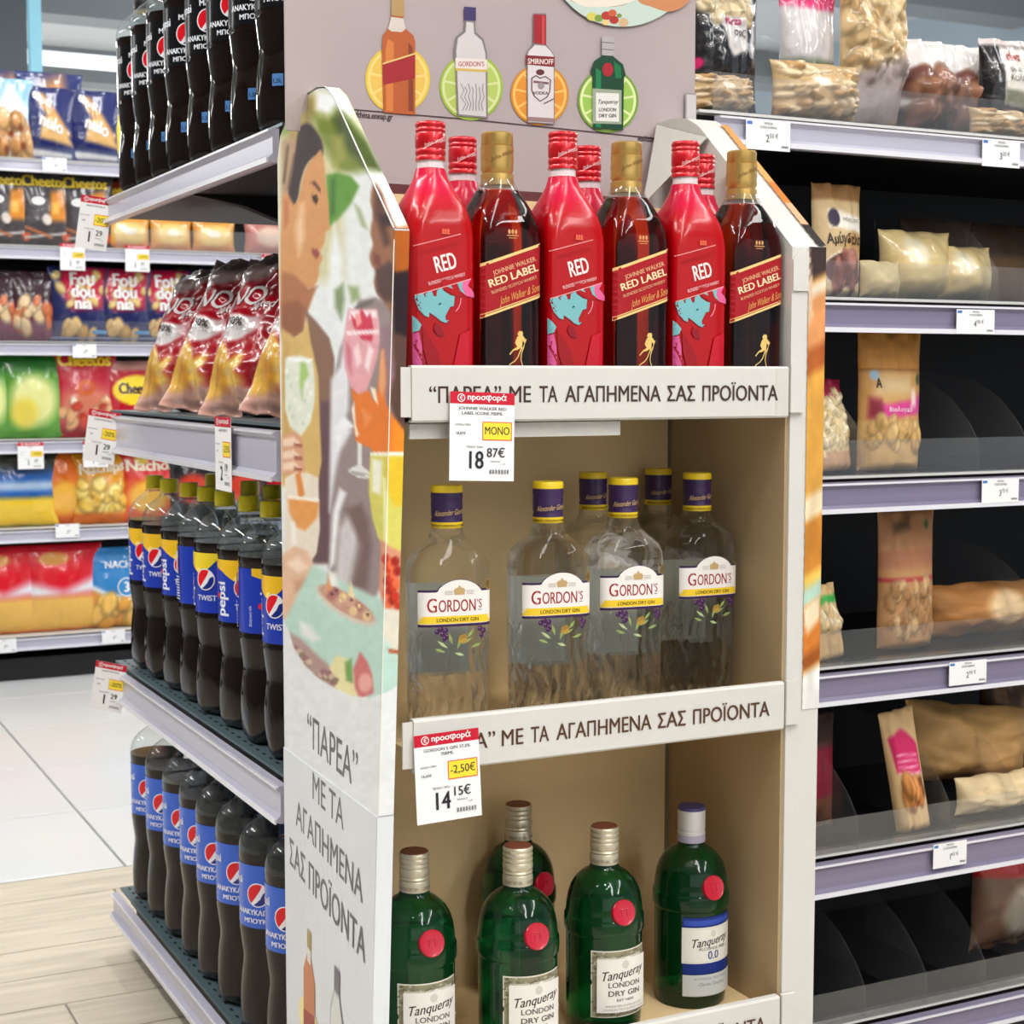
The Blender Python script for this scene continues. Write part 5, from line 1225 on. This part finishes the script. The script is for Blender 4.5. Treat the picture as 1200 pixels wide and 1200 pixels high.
again(c0, (bx(52, 250), BY+.06, z_of(4)), 'second dark grey puffs bag from the left on the second far shelf', .05)
again(c0, (bx(100, 250), BY+.06, z_of(4)), 'third dark grey puffs bag from the left on the second far shelf', -.08)
def a7(p): p.band(0, 1.1, (176, 70, 36), .1); p.ell(.5, .4, .35, .25, (226, 130, 60), .4)
bag('snack_bag', .16, .25, .06, (150, 60, 30), a7, 'rust orange puffs bag right of the dark grey ones, second far shelf', loc=(bx(140, 250), BY+.10, z_of(4)), seed=8, letters=lambda d: d.text('Cheetos', .5, .8, .2, (240, 208, 60), bold=.05, fit=.8))
def a8(p): p.ell(.5, .5, .42, .34, (240, 206, 130), .4); p.ell(.5, .55, .16, .12, (246, 236, 220), .5); p.band(0, .15, (206, 130, 70), .1)
s0 = bag('snack_bag', .165, .12, .07, (222, 156, 70), a8, 'small orange snack bag lying low behind the clear guard, left one of three', loc=(bx(150, 270), BY+.06, z_of(4)), seed=9, nx=24, ny=20, group='small orange bags')
again(s0, (bx(200, 270), BY+.06, z_of(4)), 'middle small orange snack bag behind the clear guard of the second far shelf', .1)
again(s0, (bx(250, 270), BY+.06, z_of(4)), 'right small orange snack bag behind the clear guard of the second far shelf', -.1)
bag('snack_bag', .2, .13, .07, (190, 120, 110), lambda p: p.ell(.5, .5, .3, .3, (222, 190, 170), .4), 'small pinkish bag at the right end of the second far shelf', loc=(bx(315, 290), BY+.06, z_of(4)), seed=10, nx=24, ny=20)
# ---- third shelf: maroon, then blue-red nut mixes
def a9(p): p.band(.55, 1.1, (60, 34, 44), .12); p.blobs(16, .1, .9, .1, .6, .12, [(226, 196, 150), (206, 110, 60), (230, 220, 210)], 5, .003)
m0 = bag('snack_bag', .17, .25, .07, (110, 36, 70), a9, 'maroon nut bag on the third far shelf, second from the left edge', loc=(bx(36, 350), BY+.06, z_of(3)), seed=11, group='maroon nut bags')
again(m0, (bx(-4, 350), BY+.06, z_of(3)), 'maroon nut bag cut off by the left edge on the third far shelf', .1)
def a10(p):
    p.poly([(.25, 1), (.95, 1), (.9, .45), (.35, .42), (.15, .7)], (196, 22, 60), .05); p.blobs(12, .05, .95, .4, .95, .07, [(226, 196, 120)], 6, .002); p.blobs(10, .2, .7, .08, .24, .09, [(226, 186, 120), (206, 160, 90)], 8, .003); p.band(.03, .06, (150, 160, 190), .02)
def l10(d):
    for t, y in (('Foυ', .76), ('dou', .60), ('nia', .44)): d.text(t, .55, y, .24, (244, 240, 240), bold=.05, sx=1.1)
    d.rect(.7, .1, .95, .15, (90, 150, 200))
f0 = bag('snack_bag', .225, .27, .07, (34, 40, 92), a10, 'left of three blue and red nut mix bags on the third far shelf', loc=(bx(92, 350), BY+.06, z_of(3)), seed=12, letters=l10, group='blue and red nut mix bags')
again(f0, (bx(143, 350), BY+.07, z_of(3)), 'middle blue and red nut mix bag on the third far shelf', -.1)
again(f0, (bx(192, 350), BY+.08, z_of(3)), 'right of three blue and red nut mix bags, beside the big crisp bags', .05)
def a11(p): p.band(.6, .9, (40, 70, 44), .1); p.poly([(.3, .8), (.5, .95), (.7, .85), (.5, .75)], (60, 150, 70), .03)
bag('snack_bag', .26, .30, .07, (30, 32, 34), a11, 'black snack bag with a green leaf mark, behind the nut mix bags', loc=(bx(222, 340), BY+.2, z_of(3)), seed=13)
# ---- fourth shelf: green, red puffs
def a12(p): p.ell(.5, .45, .36, .3, (226, 226, 150), .5); p.ell(.35, .3, .2, .18, (226, 206, 80), .6); p.band(.8, 1.1, (40, 110, 40), .1)
g1 = bag('snack_bag', .245, .31, .08, (84, 150, 50), a12, 'green crisp bag with a pale yellow picture, fourth shelf of the far rack', loc=(bx(38, 470), BY+.06, z_of(2)), seed=14, group='green crisp bags')
again(g1, (bx(-20, 470), BY+.06, z_of(2)), 'green crisp bag cut off by the left edge of the photo', .1)
def a13(p):
    p.band(.72, 1.1, (190, 30, 52), .1); p.band(.0, .16, (150, 18, 36), .05); p.poly([(.05, .2), (.95, .2), (.95, .5), (.6, .62), (.1, .5)], (206, 120, 96), .1); p.blobs(14, .1, .9, .12, .4, .1, [(226, 170, 120), (236, 220, 200), (196, 60, 40)], 4, .003)
    p.ell(.5, .56, .14, .09, (206, 100, 50), .2); p.ell(.5, .56, .07, .045, (200, 90, 84), .3)
def l13(d): d.text('Cheetos', .5, .80, .2, (244, 208, 50), bold=.06, fit=.8)
r0 = bag('snack_bag', .245, .33, .08, (186, 24, 50), a13, 'tall red puffs bag with yellow lettering, fourth shelf of the far rack', loc=(bx(99, 470), BY+.06, z_of(2)), seed=15, letters=l13)
def a14(p): p.ell(.6, .62, .42, .2, (244, 214, 50), .1); p.band(0, .18, (206, 190, 180), .1); p.ell(.65, .18, .13, .09, (206, 120, 60), .3); p.band(.88, 1.1, (206, 150, 140), .05)
bag('snack_bag', .23, .28, .08, (180, 16, 40), a14, 'red puffs bag with a yellow oval logo, fourth far shelf, behind the crisp rail', loc=(bx(152, 470), BY+.06, z_of(2)), seed=16, letters=lambda d: d.text('Cheetos', .6, .58, .2, (60, 20, 20), bold=.06, fit=.62))
# ---- fifth shelf
def a15(p): p.band(.42, .72, (30, 90, 170), .06); p.band(.5, .62, (226, 230, 236), .08, a=.7); p.band(0, .4, (236, 196, 50), .08); p.band(.8, 1.1, (60, 60, 50), .1)
bag('snack_bag', .27, .27, .08, (40, 70, 120), a15, 'blue and yellow crisp bag on the fifth far shelf at the left edge', loc=(bx(24, 580), BY+.06, z_of(1)), seed=17)
o1 = bag('snack_bag', .2, .29, .08, (226, 110, 30), lambda p: p.ell(.5, .35, .3, .22, (240, 180, 70), .4), 'orange crisp bag between the blue and yellow one and the nacho bags', loc=(bx(75, 580), BY+.08, z_of(1)), seed=18)
def a16(p): p.band(.0, .62, (232, 160, 50), .1); p.blobs(26, .08, .92, .15, .58, .13, CH, 9, .005, 1.3); p.band(0, .16, (214, 110, 30), .06)
def l16(d): d.text('Nachips', .5, .74, .2, (240, 226, 200), bold=.04, fit=.8, rot=.08)
h0 = bag('snack_bag', .215, .26, .08, (222, 150, 30), a16, 'amber nacho bag with a heap of yellow chips, fifth far shelf', loc=(bx(119, 580), BY+.06, z_of(1)), seed=19, letters=l16)
def a17(p): p.band(0, .6, (222, 90, 40), .1); p.ell(.5, .35, .34, .22, (240, 180, 70), .4); p.ell(.4, .85, .12, .08, (226, 190, 60), .3)
bag('snack_bag', .235, .28, .08, (206, 36, 30), a17, 'red nacho bag right of the amber one, behind the yellow-capped bottles', loc=(bx(172, 580), BY+.06, z_of(1)), seed=20, letters=lambda d: d.text('Nachos', .55, .7, .2, (240, 226, 200), bold=.04, fit=.8))
def l18(d): d.text('Doritos', .5, .78, .2, (236, 236, 236), bold=.06, fit=.8)
dd = bag('snack_bag', .24, .30, .08, (26, 24, 30), lambda p: p.ell(.5, .4, .3, .2, (200, 60, 40), .4), 'black tortilla chip bag behind the caps, next to the red nacho bag', loc=(bx(224, 580), BY+.06, z_of(1)), seed=21, letters=l18, group='black tortilla chip bags')
again(dd, (bx(282, 580), BY+.06, z_of(1)), 'second black tortilla chip bag behind the bottle caps', .06)
bag('snack_bag', .22, .31, .08, (176, 20, 36), lambda p: p.band(.6, .8, (206, 40, 50), .1), 'red bag at the right end of the fifth far shelf, beside the cardboard wing', loc=(bx(330, 580), BY+.09, z_of(1)), seed=22)
# ---- bottom shelf
def a19(p): p.poly([(0, .62), (1, .72), (1, .45), (0, .4)], (226, 226, 232), .06); p.poly([(.05, .8), (.95, .9), (.9, .62), (.5, .48), (.05, .6)], (214, 24, 40), .06); p.band(0, .42, (226, 176, 80), .08); p.ell(.4, .85, .2, .07, (206, 140, 50), .4)
q0 = bag('snack_bag', .30, .32, .09, (206, 20, 40), a19, 'red and yellow crisp bag, right one of two on the lowest far shelf', loc=(bx(72, 700), BY+.06, z_of(0)), seed=23, group='red and yellow crisp bags')
again(q0, (bx(2, 700), BY+.06, z_of(0)), 'red and yellow crisp bag, left one of two on the lowest far shelf', .05)
def a20(p): p.poly([(0, .55), (.3, .42), (1, .3), (1, 0), (0, 0)], (226, 150, 60), .02); p.poly([(0, .6), (.3, .46), (1, .34), (1, .3), (.3, .42), (0, .54)], (240, 240, 240), .02); p.blobs(20, .05, .95, .02, .32, .12, [(226, 160, 60), (236, 186, 90)], 3, .004)
def l20(d): d.text('NACHO', .55, .76, .12, (236, 240, 246), bold=.03, fit=.5); d.ell(.6, .52, .14, .12, (236, 240, 246), 24); d.ell(.6, .52, .125, .105, (60, 140, 200), 24); d.text('3', .6, .46, .18, (240, 244, 248), bold=.05)
bag('snack_bag', .26, .30, .09, (50, 130, 196), a20, 'blue nacho bag reading 3 on the lowest far shelf, beside the cola bottles', loc=(bx(138, 700), BY+.06, z_of(0)), seed=24, letters=l20)
bag('snack_bag', .26, .30, .09, (200, 90, 40), a20, 'orange nacho bag behind the cola bottles on the lowest far shelf', loc=(bx(195, 700), BY+.07, z_of(0)), seed=25)

# ---- big red crisp bags on the drinks stand, leaning back
def a30(p):
    p.c[:] = (170, 14, 32); p.band(.74, 1.1, (176, 150, 146), .03, slope=.14); p.band(.84, 1.1, (120, 100, 98), .10, slope=.12, a=.5); p.poly([(.6, .76), (.9, .72), (.97, .86), (.66, .9)], (216, 168, 60), .03)
    p.band(-.1, .13, (196, 150, 136), .05, slope=-.04); p.poly([(.02, .30), (.14, .40), (.30, .30), (.34, .16), (.2, .08), (.03, .10)], (226, 176, 70), .02); p.poly([(.22, .22), (.44, .30), (.56, .14), (.36, .06)], (238, 196, 92), .02); p.poly([(.58, .17), (.76, .22), (.8, .08), (.6, .07)], (216, 160, 60), .02); p.poly([(.12, .26), (.26, .22), (.26, .12), (.16, .12)], (200, 138, 46), .03); p.poly([(.42, .18), (.6, .26), (.7, .2), (.58, .1)], (150, 10, 28), .03)
    p.poly([(.06, .46), (.24, .53), (.50, .51), (.56, .43), (.3, .36), (.08, .39)], (236, 232, 230), .012); p.poly([(.5, .5), (.95, .55), (.95, .3), (.7, .25)], (130, 6, 22), .1, a=.7); p.noisy(.22, 5, 4, 6)
def l30(d): d.text('ΝΟ', .30, .60, .19, (236, 226, 226), bold=.02, sx=1.1); d.text('baked', .50, .555, .08, (236, 226, 226), bold=.02, shear=.3); d.text('50%', .32, .455, .065, (60, 50, 54), bold=.03, sx=1.3); d.text('λιγότερα λιπαρά', .32, .425, .026, (90, 80, 84), fit=.34)
bw = None
for i, (y, lab) in enumerate([(2.80, 'far one of the big red baked crisp bags on the drinks stand'), (2.60, 'second big red baked crisp bag from the far end of the drinks stand'), (2.38, 'third big red baked crisp bag from the far end of the drinks stand'), (2.15, 'nearest big red baked crisp bag, half hidden by the cardboard wing')]):
    loc = (.755, y, GT[2]+.004)
    rot = (-.50, .06 if i % 2 else -.04, -1.05+.06*(i % 2))
    if bw is None: bw = bag('crisp_bag', .24, .29, .115, (188, 20, 38), a30, lab, 'big red crisp bags', loc, nx=64, ny=84, wr=.017, seed=31, letters=l30); bw.rotation_euler = rot
    else: again(bw, loc, lab, rot=rot)
# ---- right rack: nuts
def rx(px, py, dy=.05): P = ony(np.array([px]), np.array([py]), RY+dy)[0]; return P[0], P[2]
RZ = [z+.003 for z in RT]
KR = (196, 152, 96)
def k1(p): p.c[:] = (206, 178, 134); p.band(.86, 1.1, (150, 106, 60), .03); p.poly([(.2, .62), (.95, .58), (.95, .72), (.2, .78)], (232, 226, 214), .02); p.ell(.3, .70, .11, .08, (56, 44, 66), .2); p.ell(.72, .44, .24, .16, (186, 146, 92), .3); p.ell(.5, .24, .42, .17, (236, 226, 206), .06); p.ell(.5, .24, .39, .155, (90, 50, 44), .1); p.blobs(16, .18, .82, .12, .36, .10, [(150, 84, 70), (124, 66, 56), (170, 110, 96)], 3, .002, 1.6, lambda a, b_: ((a-.5)/.34)**2+((b_-.24)/.12)**2 < 1)
def lk1(d): d.text('Αμύγδαλα', .5, .47, .14, (50, 34, 26), fit=.72, bold=.015); d.text('σπάνιες γεύσεις', .66, .68, .05, (80, 60, 60), fit=.4)
X, _ = rx(975, 345, .06); bag('nut_bag', .098, .165, .05, KR, k1, 'kraft bag of almonds with a round window, second shelf of the right rack', loc=(X, RY+.055, RZ[4]), rz=.1, seed=41, m=M_kraft, letters=lk1, nx=44, ny=60, flat_bottom=True, cat='nut bag')
X, _ = rx(1030, 345); bag('nut_bag', .075, .055, .05, (206, 186, 140), lambda p: p.noisy(.1, 6, 6), 'small plain beige packet beside the almond bag on the right rack', loc=(X, RY+.05, RZ[4]), seed=42, m=M_kraft, nx=20, ny=16, cat='nut bag')
def k2(p): p.c[:] = (214, 190, 136); p.ell(.35, .7, .15, .2, (240, 230, 200), .6); p.noisy(.15, 6, 6)
for i, (px, wd, hh) in enumerate([(1085, .14, .105), (1140, .12, .085)]):
    X, _ = rx(px, 345); bag('nut_bag', wd, hh, .09, (214, 190, 136), k2, ['left of two plump see-through bags of pale nuts, second right shelf', 'right of two plump see-through bags of pale nuts, second right shelf'][i], loc=(X, RY+.08, RZ[4]), seed=43+i, nx=26, ny=22, cat='nut bag')
def k3(p): p.band(.6, 1.1, (70, 50, 36), .1)
for i, (px, hh, dy) in enumerate([(1095, .14, .2), (1165, .14, .22)]):
    X, _ = rx(px, 330, dy); bag('nut_bag', .15, hh, .07, (124, 92, 58), k3, ['dark brown bag behind the pale nut bags, left one', 'dark brown bag behind the pale nut bags, right one'][i], loc=(X, RY+dy, RZ[4]), seed=45+i, nx=24, ny=24, m=M_kraft, cat='nut bag')
def k4(p): p.c[:] = (196, 146, 84); p.band(.72, 1.1, (190, 130, 60), .02); p.band(.715, .73, (120, 76, 36), .01); p.poly([(.15, .55), (.7, .55), (.7, .69), (.2, .69)], (206, 176, 130), .05); p.poly([(.08, .40), (.3, .38), (.95, .42), (.95, .56), (.7, .52), (.3, .48), (.1, .52)], (214, 66, 146), .02); p.poly([(.08, .38), (.25, .38), (.22, .52), (.08, .53)], (130, 34, 50), .03); p.poly([(.68, .46), (.8, .47), (.78, .6), (.7, .58)], (240, 214, 206), .03); p.band(-.1, .36, (206, 166, 106), .02); p.blobs(40, .1, .9, .16, .36, .07, [(226, 190, 130), (210, 168, 104)], 5, .0015, 1.2); p.ell(.88, .66, .06, .04, (70, 90, 50), .3); p.ell(.16, .69, .06, .035, (150, 176, 196), .3)
X, _ = rx(1046, 470, .05); kb = bag('nut_bag', .122, .212, .06, KR, k4, 'tall kraft nut bag with a pink band, third shelf of the right rack', loc=(X, RY+.06, RZ[3]), seed=47, m=M_kraft, nx=44, ny=60, flat_bottom=True, letters=lambda d: (d.text('Α', .2, .60, .1, (50, 34, 26), bold=.02), d.text('Βιολογικό', .5, .43, .05, (244, 226, 236), fit=.4)), cat='nut bag')
def k5(p): p.c[:] = (206, 160, 106); p.band(.8, 1.1, (150, 40, 66), .02); p.band(.2, .8, (226, 204, 156), .05); p.blobs(70, .08, .92, .24, .86, .055, [(236, 220, 180), (222, 196, 146)], 6, .002, 1); p.band(-.1, .2, (206, 160, 120), .03)
X, _ = rx(975, 550, .05); bag('nut_bag', .085, .14, .05, KR, k5, 'small bag of pale peanuts on the third right shelf, half behind the display', loc=(X, RY+.055, RZ[3]), rz=.2, lean=.15, seed=48, nx=36, ny=50, flat_bottom=True, cat='nut bag')
def k6(p): p.c[:] = (190, 140, 92); p.band(.75, 1.1, (170, 120, 80), .03); p.band(.6, .74, (176, 116, 84), .05); p.band(.50, .53, (176, 60, 60), .01); p.blobs(60, .1, .9, .12, .48, .06, [(206, 166, 116), (176, 130, 84)], 8, .0015); p.poly([(.2, .85), (.5, .88), (.5, .94), (.2, .92)], (90, 60, 40), .03); p.ell(.82, .9, .05, .03, (60, 90, 50), .3)
X, _ = rx(1070, 680, .06); bag('nut_bag', .112, .215, .06, KR, k6, 'tall brown kraft bag with a thin red line, fourth shelf of the right rack', loc=(X, RY+.08, RZ[2]), seed=49, m=M_kraft, nx=40, ny=56, flat_bottom=True, cat='nut bag')
def k7(p): p.c[:] = (206, 170, 116); p.band(.75, .86, (60, 160, 70), .04); p.blobs(24, .1, .9, .4, .72, .09, [(236, 216, 180), (220, 190, 140)], 9, .002)
X, _ = rx(968, 775, .05); bag('nut_bag', .075, .11, .04, KR, k7, 'small kraft bag with a green top at the left end of the fourth shelf', loc=(X, RY+.05, RZ[2]), rz=.2, tilt=-.1, lean=.1, seed=50, m=M_kraft, nx=30, ny=36, flat_bottom=True, cat='nut bag')
def k8(p): p.c[:] = (176, 118, 60); p.ell(.62, .55, .2, .3, (240, 206, 160), .5); p.noisy(.2, 3, 5)
X, _ = rx(1160, 740, .1); bag('nut_bag', .24, .085, .08, KR, k8, 'amber kraft bag lying on its side on the fourth shelf of the right rack', loc=(X, RY+.12, RZ[2]), seed=51, m=M_kraft, nx=40, ny=24, wr=.008, cat='nut bag')
def k9(p): p.c[:] = (130, 80, 56); p.band(.3, .75, (140, 20, 50), .05); p.band(.75, 1.1, (60, 36, 30), .1)
X, _ = rx(968, 980, .07); bag('nut_bag', .10, .18, .06, (100, 50, 40), k9, 'brown and crimson bag at the left end of the fifth shelf of the right rack', loc=(X, RY+.12, RZ[1]), seed=52, nx=30, ny=40, m=M_kraft, cat='nut bag')
def k10(p): p.c[:] = (216, 180, 130); p.poly([(.15, .52), (.85, .48), (.9, .72), (.5, .86), (.1, .8)], (206, 30, 96), .02); [p.poly([(.2, .50+.05*k), (.8, .48+.05*k), (.8, .495+.05*k), (.2, .515+.05*k)], (236, 170, 196), .01) for k in range(4)]; p.poly([(.2, .44), (.8, .46), (.9, .28), (.5, .2), (.2, .28)], (120, 66, 36), .02); p.blobs(12, .3, .78, .25, .42, .12, [(226, 150, 80), (206, 126, 62)], 4, .002, 1)
X, _ = rx(1072, 975, .04); bag('nut_bag', .062, .19, .045, (216, 180, 130), k10, 'narrow kraft bag with a pink shield and hazelnut window, fifth shelf of the right rack', loc=(X, RY+.045, RZ[1]), rz=-.15, tilt=-.16, lean=.05, seed=53, m=M_kraft, nx=34, ny=56, flat_bottom=True, cat='nut bag')
X, _ = rx(1140, 930, .12); bag('nut_bag', .26, .13, .10, KR, lambda p: p.noisy(.25, 3, 4), 'crumpled amber kraft bag lying on the fifth shelf of the right rack', loc=(X, RY+.15, RZ[1]+.03), rz=-.1, tilt=.12, seed=54, m=M_kraft, nx=40, ny=26, wr=.012, cat='nut bag')
X, _ = rx(1175, 960, .06); bag('nut_bag', .19, .06, .08, (226, 200, 156), lambda p: p.noisy(.12, 3, 4), 'crumpled pale paper bag lying in front on the fifth shelf of the right rack', loc=(X, RY+.07, RZ[1]), seed=55, m=M_kraft, nx=36, ny=20, wr=.012, cat='nut bag')
def k11(p): p.c[:] = (76, 54, 40); p.band(.2, .4, (120, 24, 60), .04); p.blobs(20, .1, .9, .45, .9, .1, [(130, 96, 66)], 3, .002)
X, _ = rx(1185, 880, .2); bag('nut_bag', .12, .17, .06, (80, 60, 44), k11, 'dark brown bag behind the crumpled amber one, fifth shelf of the right rack', loc=(X, RY+.22, RZ[1]+.04), seed=56, nx=30, ny=36, m=M_kraft, cat='nut bag')
def k12(p): p.c[:] = (120, 88, 70); p.band(.56, .72, (206, 30, 34), .02); p.band(.8, 1.1, (150, 106, 76), .05); p.ell(.6, .3, .3, .2, (190, 176, 160), .4)
X, _ = rx(1178, 1150, .12); bag('nut_bag', .15, .24, .08, (120, 88, 70), k12, 'large brown bag with a red band on the lowest shelf at the right edge', loc=(X+.01, RY+.14, RZ[0]), seed=57, nx=30, ny=40, cat='nut bag')
# top shelf of the right rack
def t1(p):
    p.c[:] = (20, 20, 26); p.poly([(.0, .3), (.25, .35), (.35, .2), (.1, .05), (0, .1)], (60, 56, 60), .1); p.poly([(.75, .5), (.85, 1), (.92, 1), (.82, .4)], (226, 230, 236), .03); p.ell(.05, .38, .08, .05, (196, 30, 96), .3)
    p.poly([(.18, 1), (.8, 1), (.7, .75), (.3, .72)], (206, 186, 146), .02); p.blobs(26, .15, .8, .74, 1., .08, [(222, 204, 166), (206, 180, 130)], 3, .003, 1.3); p.poly([(.32, .78), (.68, .74), (.72, .5), (.5, .44), (.42, .52)], (206, 200, 200), .015)
X, _ = rx(858, 140, .06); bag('nut_bag', .125, .175, .07, (20, 20, 26), t1, 'glossy black bag with a nut window and pale label, top right shelf', loc=(X, RY+.09, RZ[5]+.01), seed=61, nx=50, ny=66, wr=.007, letters=lambda d: (d.text('Mirza', .5, .69, .09, (196, 30, 96), bold=.02), d.text('σος', .58, .6, .1, (60, 56, 60))), cat='nut bag')
def t2(p): p.c[:] = (200, 168, 120); p.blobs(60, .03, .97, .05, .95, .085, [(222, 190, 142), (200, 158, 104), (236, 210, 170)], 4, .005, 1.7); p.ell(.45, .65, .1, .08, (244, 236, 220), .6)
for i, (px, dx, hh, wd) in enumerate([(850, .03, .055, .10), (958, .035, .085, .155)]):
    X, _ = rx(px, 140, dx); bag('nut_bag', wd, hh, .07, (200, 168, 120), t2, ['low see-through bag of cashews in front of the black bag, top right shelf', 'plump see-through bag of cashews in the middle of the top right shelf'][i], loc=(X, RY+.045, RZ[5]), seed=62+i, nx=50, ny=34, wr=.004, cat='nut bag')
def t3(p): p.c[:] = (196, 190, 190); p.band(.3, .42, (206, 24, 96), .02); p.band(.9, 1.2, (200, 40, 100), .04); p.band(.42, .5, (90, 100, 70), .05); p.band(-.1, .3, (40, 36, 40), .04); p.noisy(.15, 4, 4)
X, _ = rx(965, 90, .12); bag('nut_bag', .105, .20, .06, (196, 190, 190), t3, 'silver nut bag with a crimson band behind the cashews, top right shelf', loc=(X-.01, RY+.15, RZ[5]+.01), seed=64, nx=36, ny=44, wr=.006, cat='nut bag')
def t4(p): p.c[:] = (206, 176, 130); p.blobs(90, .03, .97, .35, .98, .075, [(222, 190, 140), (200, 162, 110), (232, 206, 160)], 7, .005, 1.5); p.band(-.1, .36, (176, 160, 156), .08, slope=.2)
X, _ = rx(1035, 90, .1); bag('nut_bag', .125, .22, .07, (206, 176, 130), t4, 'tall see-through bag of walnuts on the top right shelf', loc=(X, RY+.13, RZ[5]+.01), seed=65, nx=44, ny=60, cat='nut bag')
def t5(p): p.c[:] = (226, 222, 220); p.band(-.1, .3, (50, 36, 34), .08); p.blobs(26, .1, .9, .2, .62, .14, [(140, 92, 74), (160, 110, 84), (120, 70, 60)], 3, .004, 1.2)
for i, (px, dy) in enumerate([(1085, .12), (1135, .13)]):
    X, _ = rx(px, 110, dy); bag('nut_bag', .115, .15, .07, (226, 222, 220), t5, ['white-topped bag of brown nuts, left one of two on the top right shelf', 'white-topped bag of brown nuts, right one of two on the top right shelf'][i], loc=(X, RY+dy, RZ[5]+.005), seed=66+i, nx=34, ny=40, wr=.006, cat='nut bag')
def t6(p): p.c[:] = (26, 22, 24); p.poly([(.3, .32), (1.1, .25), (1.1, .92), (.3, .92)], (226, 220, 212), .015); p.poly([(.3, .3), (1.1, .24), (1.1, .42), (.3, .48)], (120, 120, 104), .02); p.poly([(.3, .12), (1.1, .06), (1.1, .2), (.3, .26)], (176, 110, 104), .02); p.band(.93, 1.2, (214, 200, 196), .04)
def lt6(d): d.text('αΐνα', .5, .78, .12, (190, 40, 60), bold=.02); d.text('φουντούκι', .62, .66, .08, (50, 46, 46), fit=.5); d.text('Καλαμών', .62, .56, .1, (50, 46, 46), fit=.5)
X, _ = rx(1188, 120, .06); bag('nut_bag', .11, .15, .06, (26, 22, 24), t6, 'black bag with a printed white label at the right end of the top shelf', loc=(X, RY+.08, RZ[5]+.01), rz=-.05, seed=68, nx=40, ny=48, letters=lt6, cat='nut bag')
X, _ = rx(1180, 150, .03); bag('nut_bag', .13, .045, .06, (216, 180, 130), t2, 'low see-through bag of peanuts in front at the right end of the top shelf', loc=(X, RY+.045, RZ[5]), seed=69, nx=40, ny=24, wr=.003, cat='nut bag')

# ================================================================ SHELF PRICE TAGS
def rtag(px, py, big, lab, w_=.074, h_=.040, sm=('ΠΡΟΪΟΝ', 'ΣΥΣΚΕΥΑΣΜΕΝΟ')):
    P = ony(np.array([px]), np.array([py]), RY-.0215)[0]
    return price_card('shelf_label', w_, h_, lab, (P[0], RY-.0222, P[2]+h_/2), (0, 0, 0), big, '', sm, None, False, True)
rtag(900, 159, ('2', '50 €'), 'white price label reading 2.50 on the top rail of the right rack')
rtag(1173, 180, ('3', '20 €'), 'white price label at the right end of the top rail of the right rack')
rtag(1143, 377, ('4', '90 €'), 'white price label on the second rail from the top of the right rack', h_=.036)
rtag(1172, 575, ('3', '75 €'), 'white price label on the third rail from the top of the right rack', h_=.036)
rtag(1134, 788, ('2', '95 €'), 'white price label on the fourth rail from the top of the right rack', h_=.036)
rtag(1113, 1001, ('1', '43 €'), 'white price label reading 1.43 on the fifth rail of the right rack', w_=.066, h_=.038)
def ltag(px, py, red, lab, w_=.085, h_=.05):
    P = ony(np.array([px]), np.array([py]), BY-.0222)[0]
    return price_card('shelf_label', w_, h_, lab, (P[0], BY-.0232, P[2]+h_/2), (0, 0, 0), ('1', '65'), '2,20', ('ΣΝΑΚ',), '-20%' if red else None, red, not red)
ltag(64, 193, False, 'white price label on the top rail of the far snack rack')
ltag(85, 301, True, 'red-topped price card on the second rail of the far rack, left one', .088, .095); ltag(161, 303, True, 'red-topped price card on the second rail of the far rack, middle one', .088, .095); ltag(320, 313, True, 'red-topped price card on the second rail of the far rack, beside the cardboard wing', .088, .095)
ltag(99, 411, False, 'white price label on the third rail of the far rack')
ltag(36, 534, True, 'red-topped price card on the fourth rail of the far rack, left one', .09, .095); ltag(112, 532, True, 'red-topped price card on the fourth rail of the far rack, right one', .09, .095)
ltag(79, 622, False, 'white price label on the fifth rail of the far rack'); ltag(5, 757, False, 'white price label on the lowest rail at the left edge'); ltag(133, 746, False, 'white price label on the lowest rail of the far rack, beside the cola shelf')
def gtag(px, py, big, lab, h_=.095, w_=.05, tiltx=0, dx=.0225, red=True):
    P = onx(np.array([px]), np.array([py]), GX-dx)[0]
    o = price_card('shelf_label', w_, h_, lab, (GX-dx-.0008, P[1], P[2]+h_/2), (tiltx, 0, -PI/2), big, '2,95', ('ΑΝΑΨΥΚΤΙΚΟ',), '-25%' if red else None, red)
    return o
gtag(262, 532, ('2', '19'), 'tall red-topped price card hanging from the crisp rail over the yellow caps', .105, .078)
def flag(px, py, lab, h_, w_=.06):
    P = onx(np.array([px]), np.array([py]), GX-.02)[0]
    return price_card('shelf_label', w_, h_, lab, (GX-.030, P[1], P[2]+h_/2), (.0, .16, -.62), ('1', '29'), '1,60', ('ΑΝΑΨΥΚΤΙΚΟ',), '-20%', True)
flag(121, 262, 'price card in a clear holder at the far end of the top drinks rail', .095)
flag(130, 512, 'price card in a clear holder at the far end of the crisp rail', .095)
flag(138, 805, 'price card in a clear holder at the far end of the yellow-cap shelf', .09)
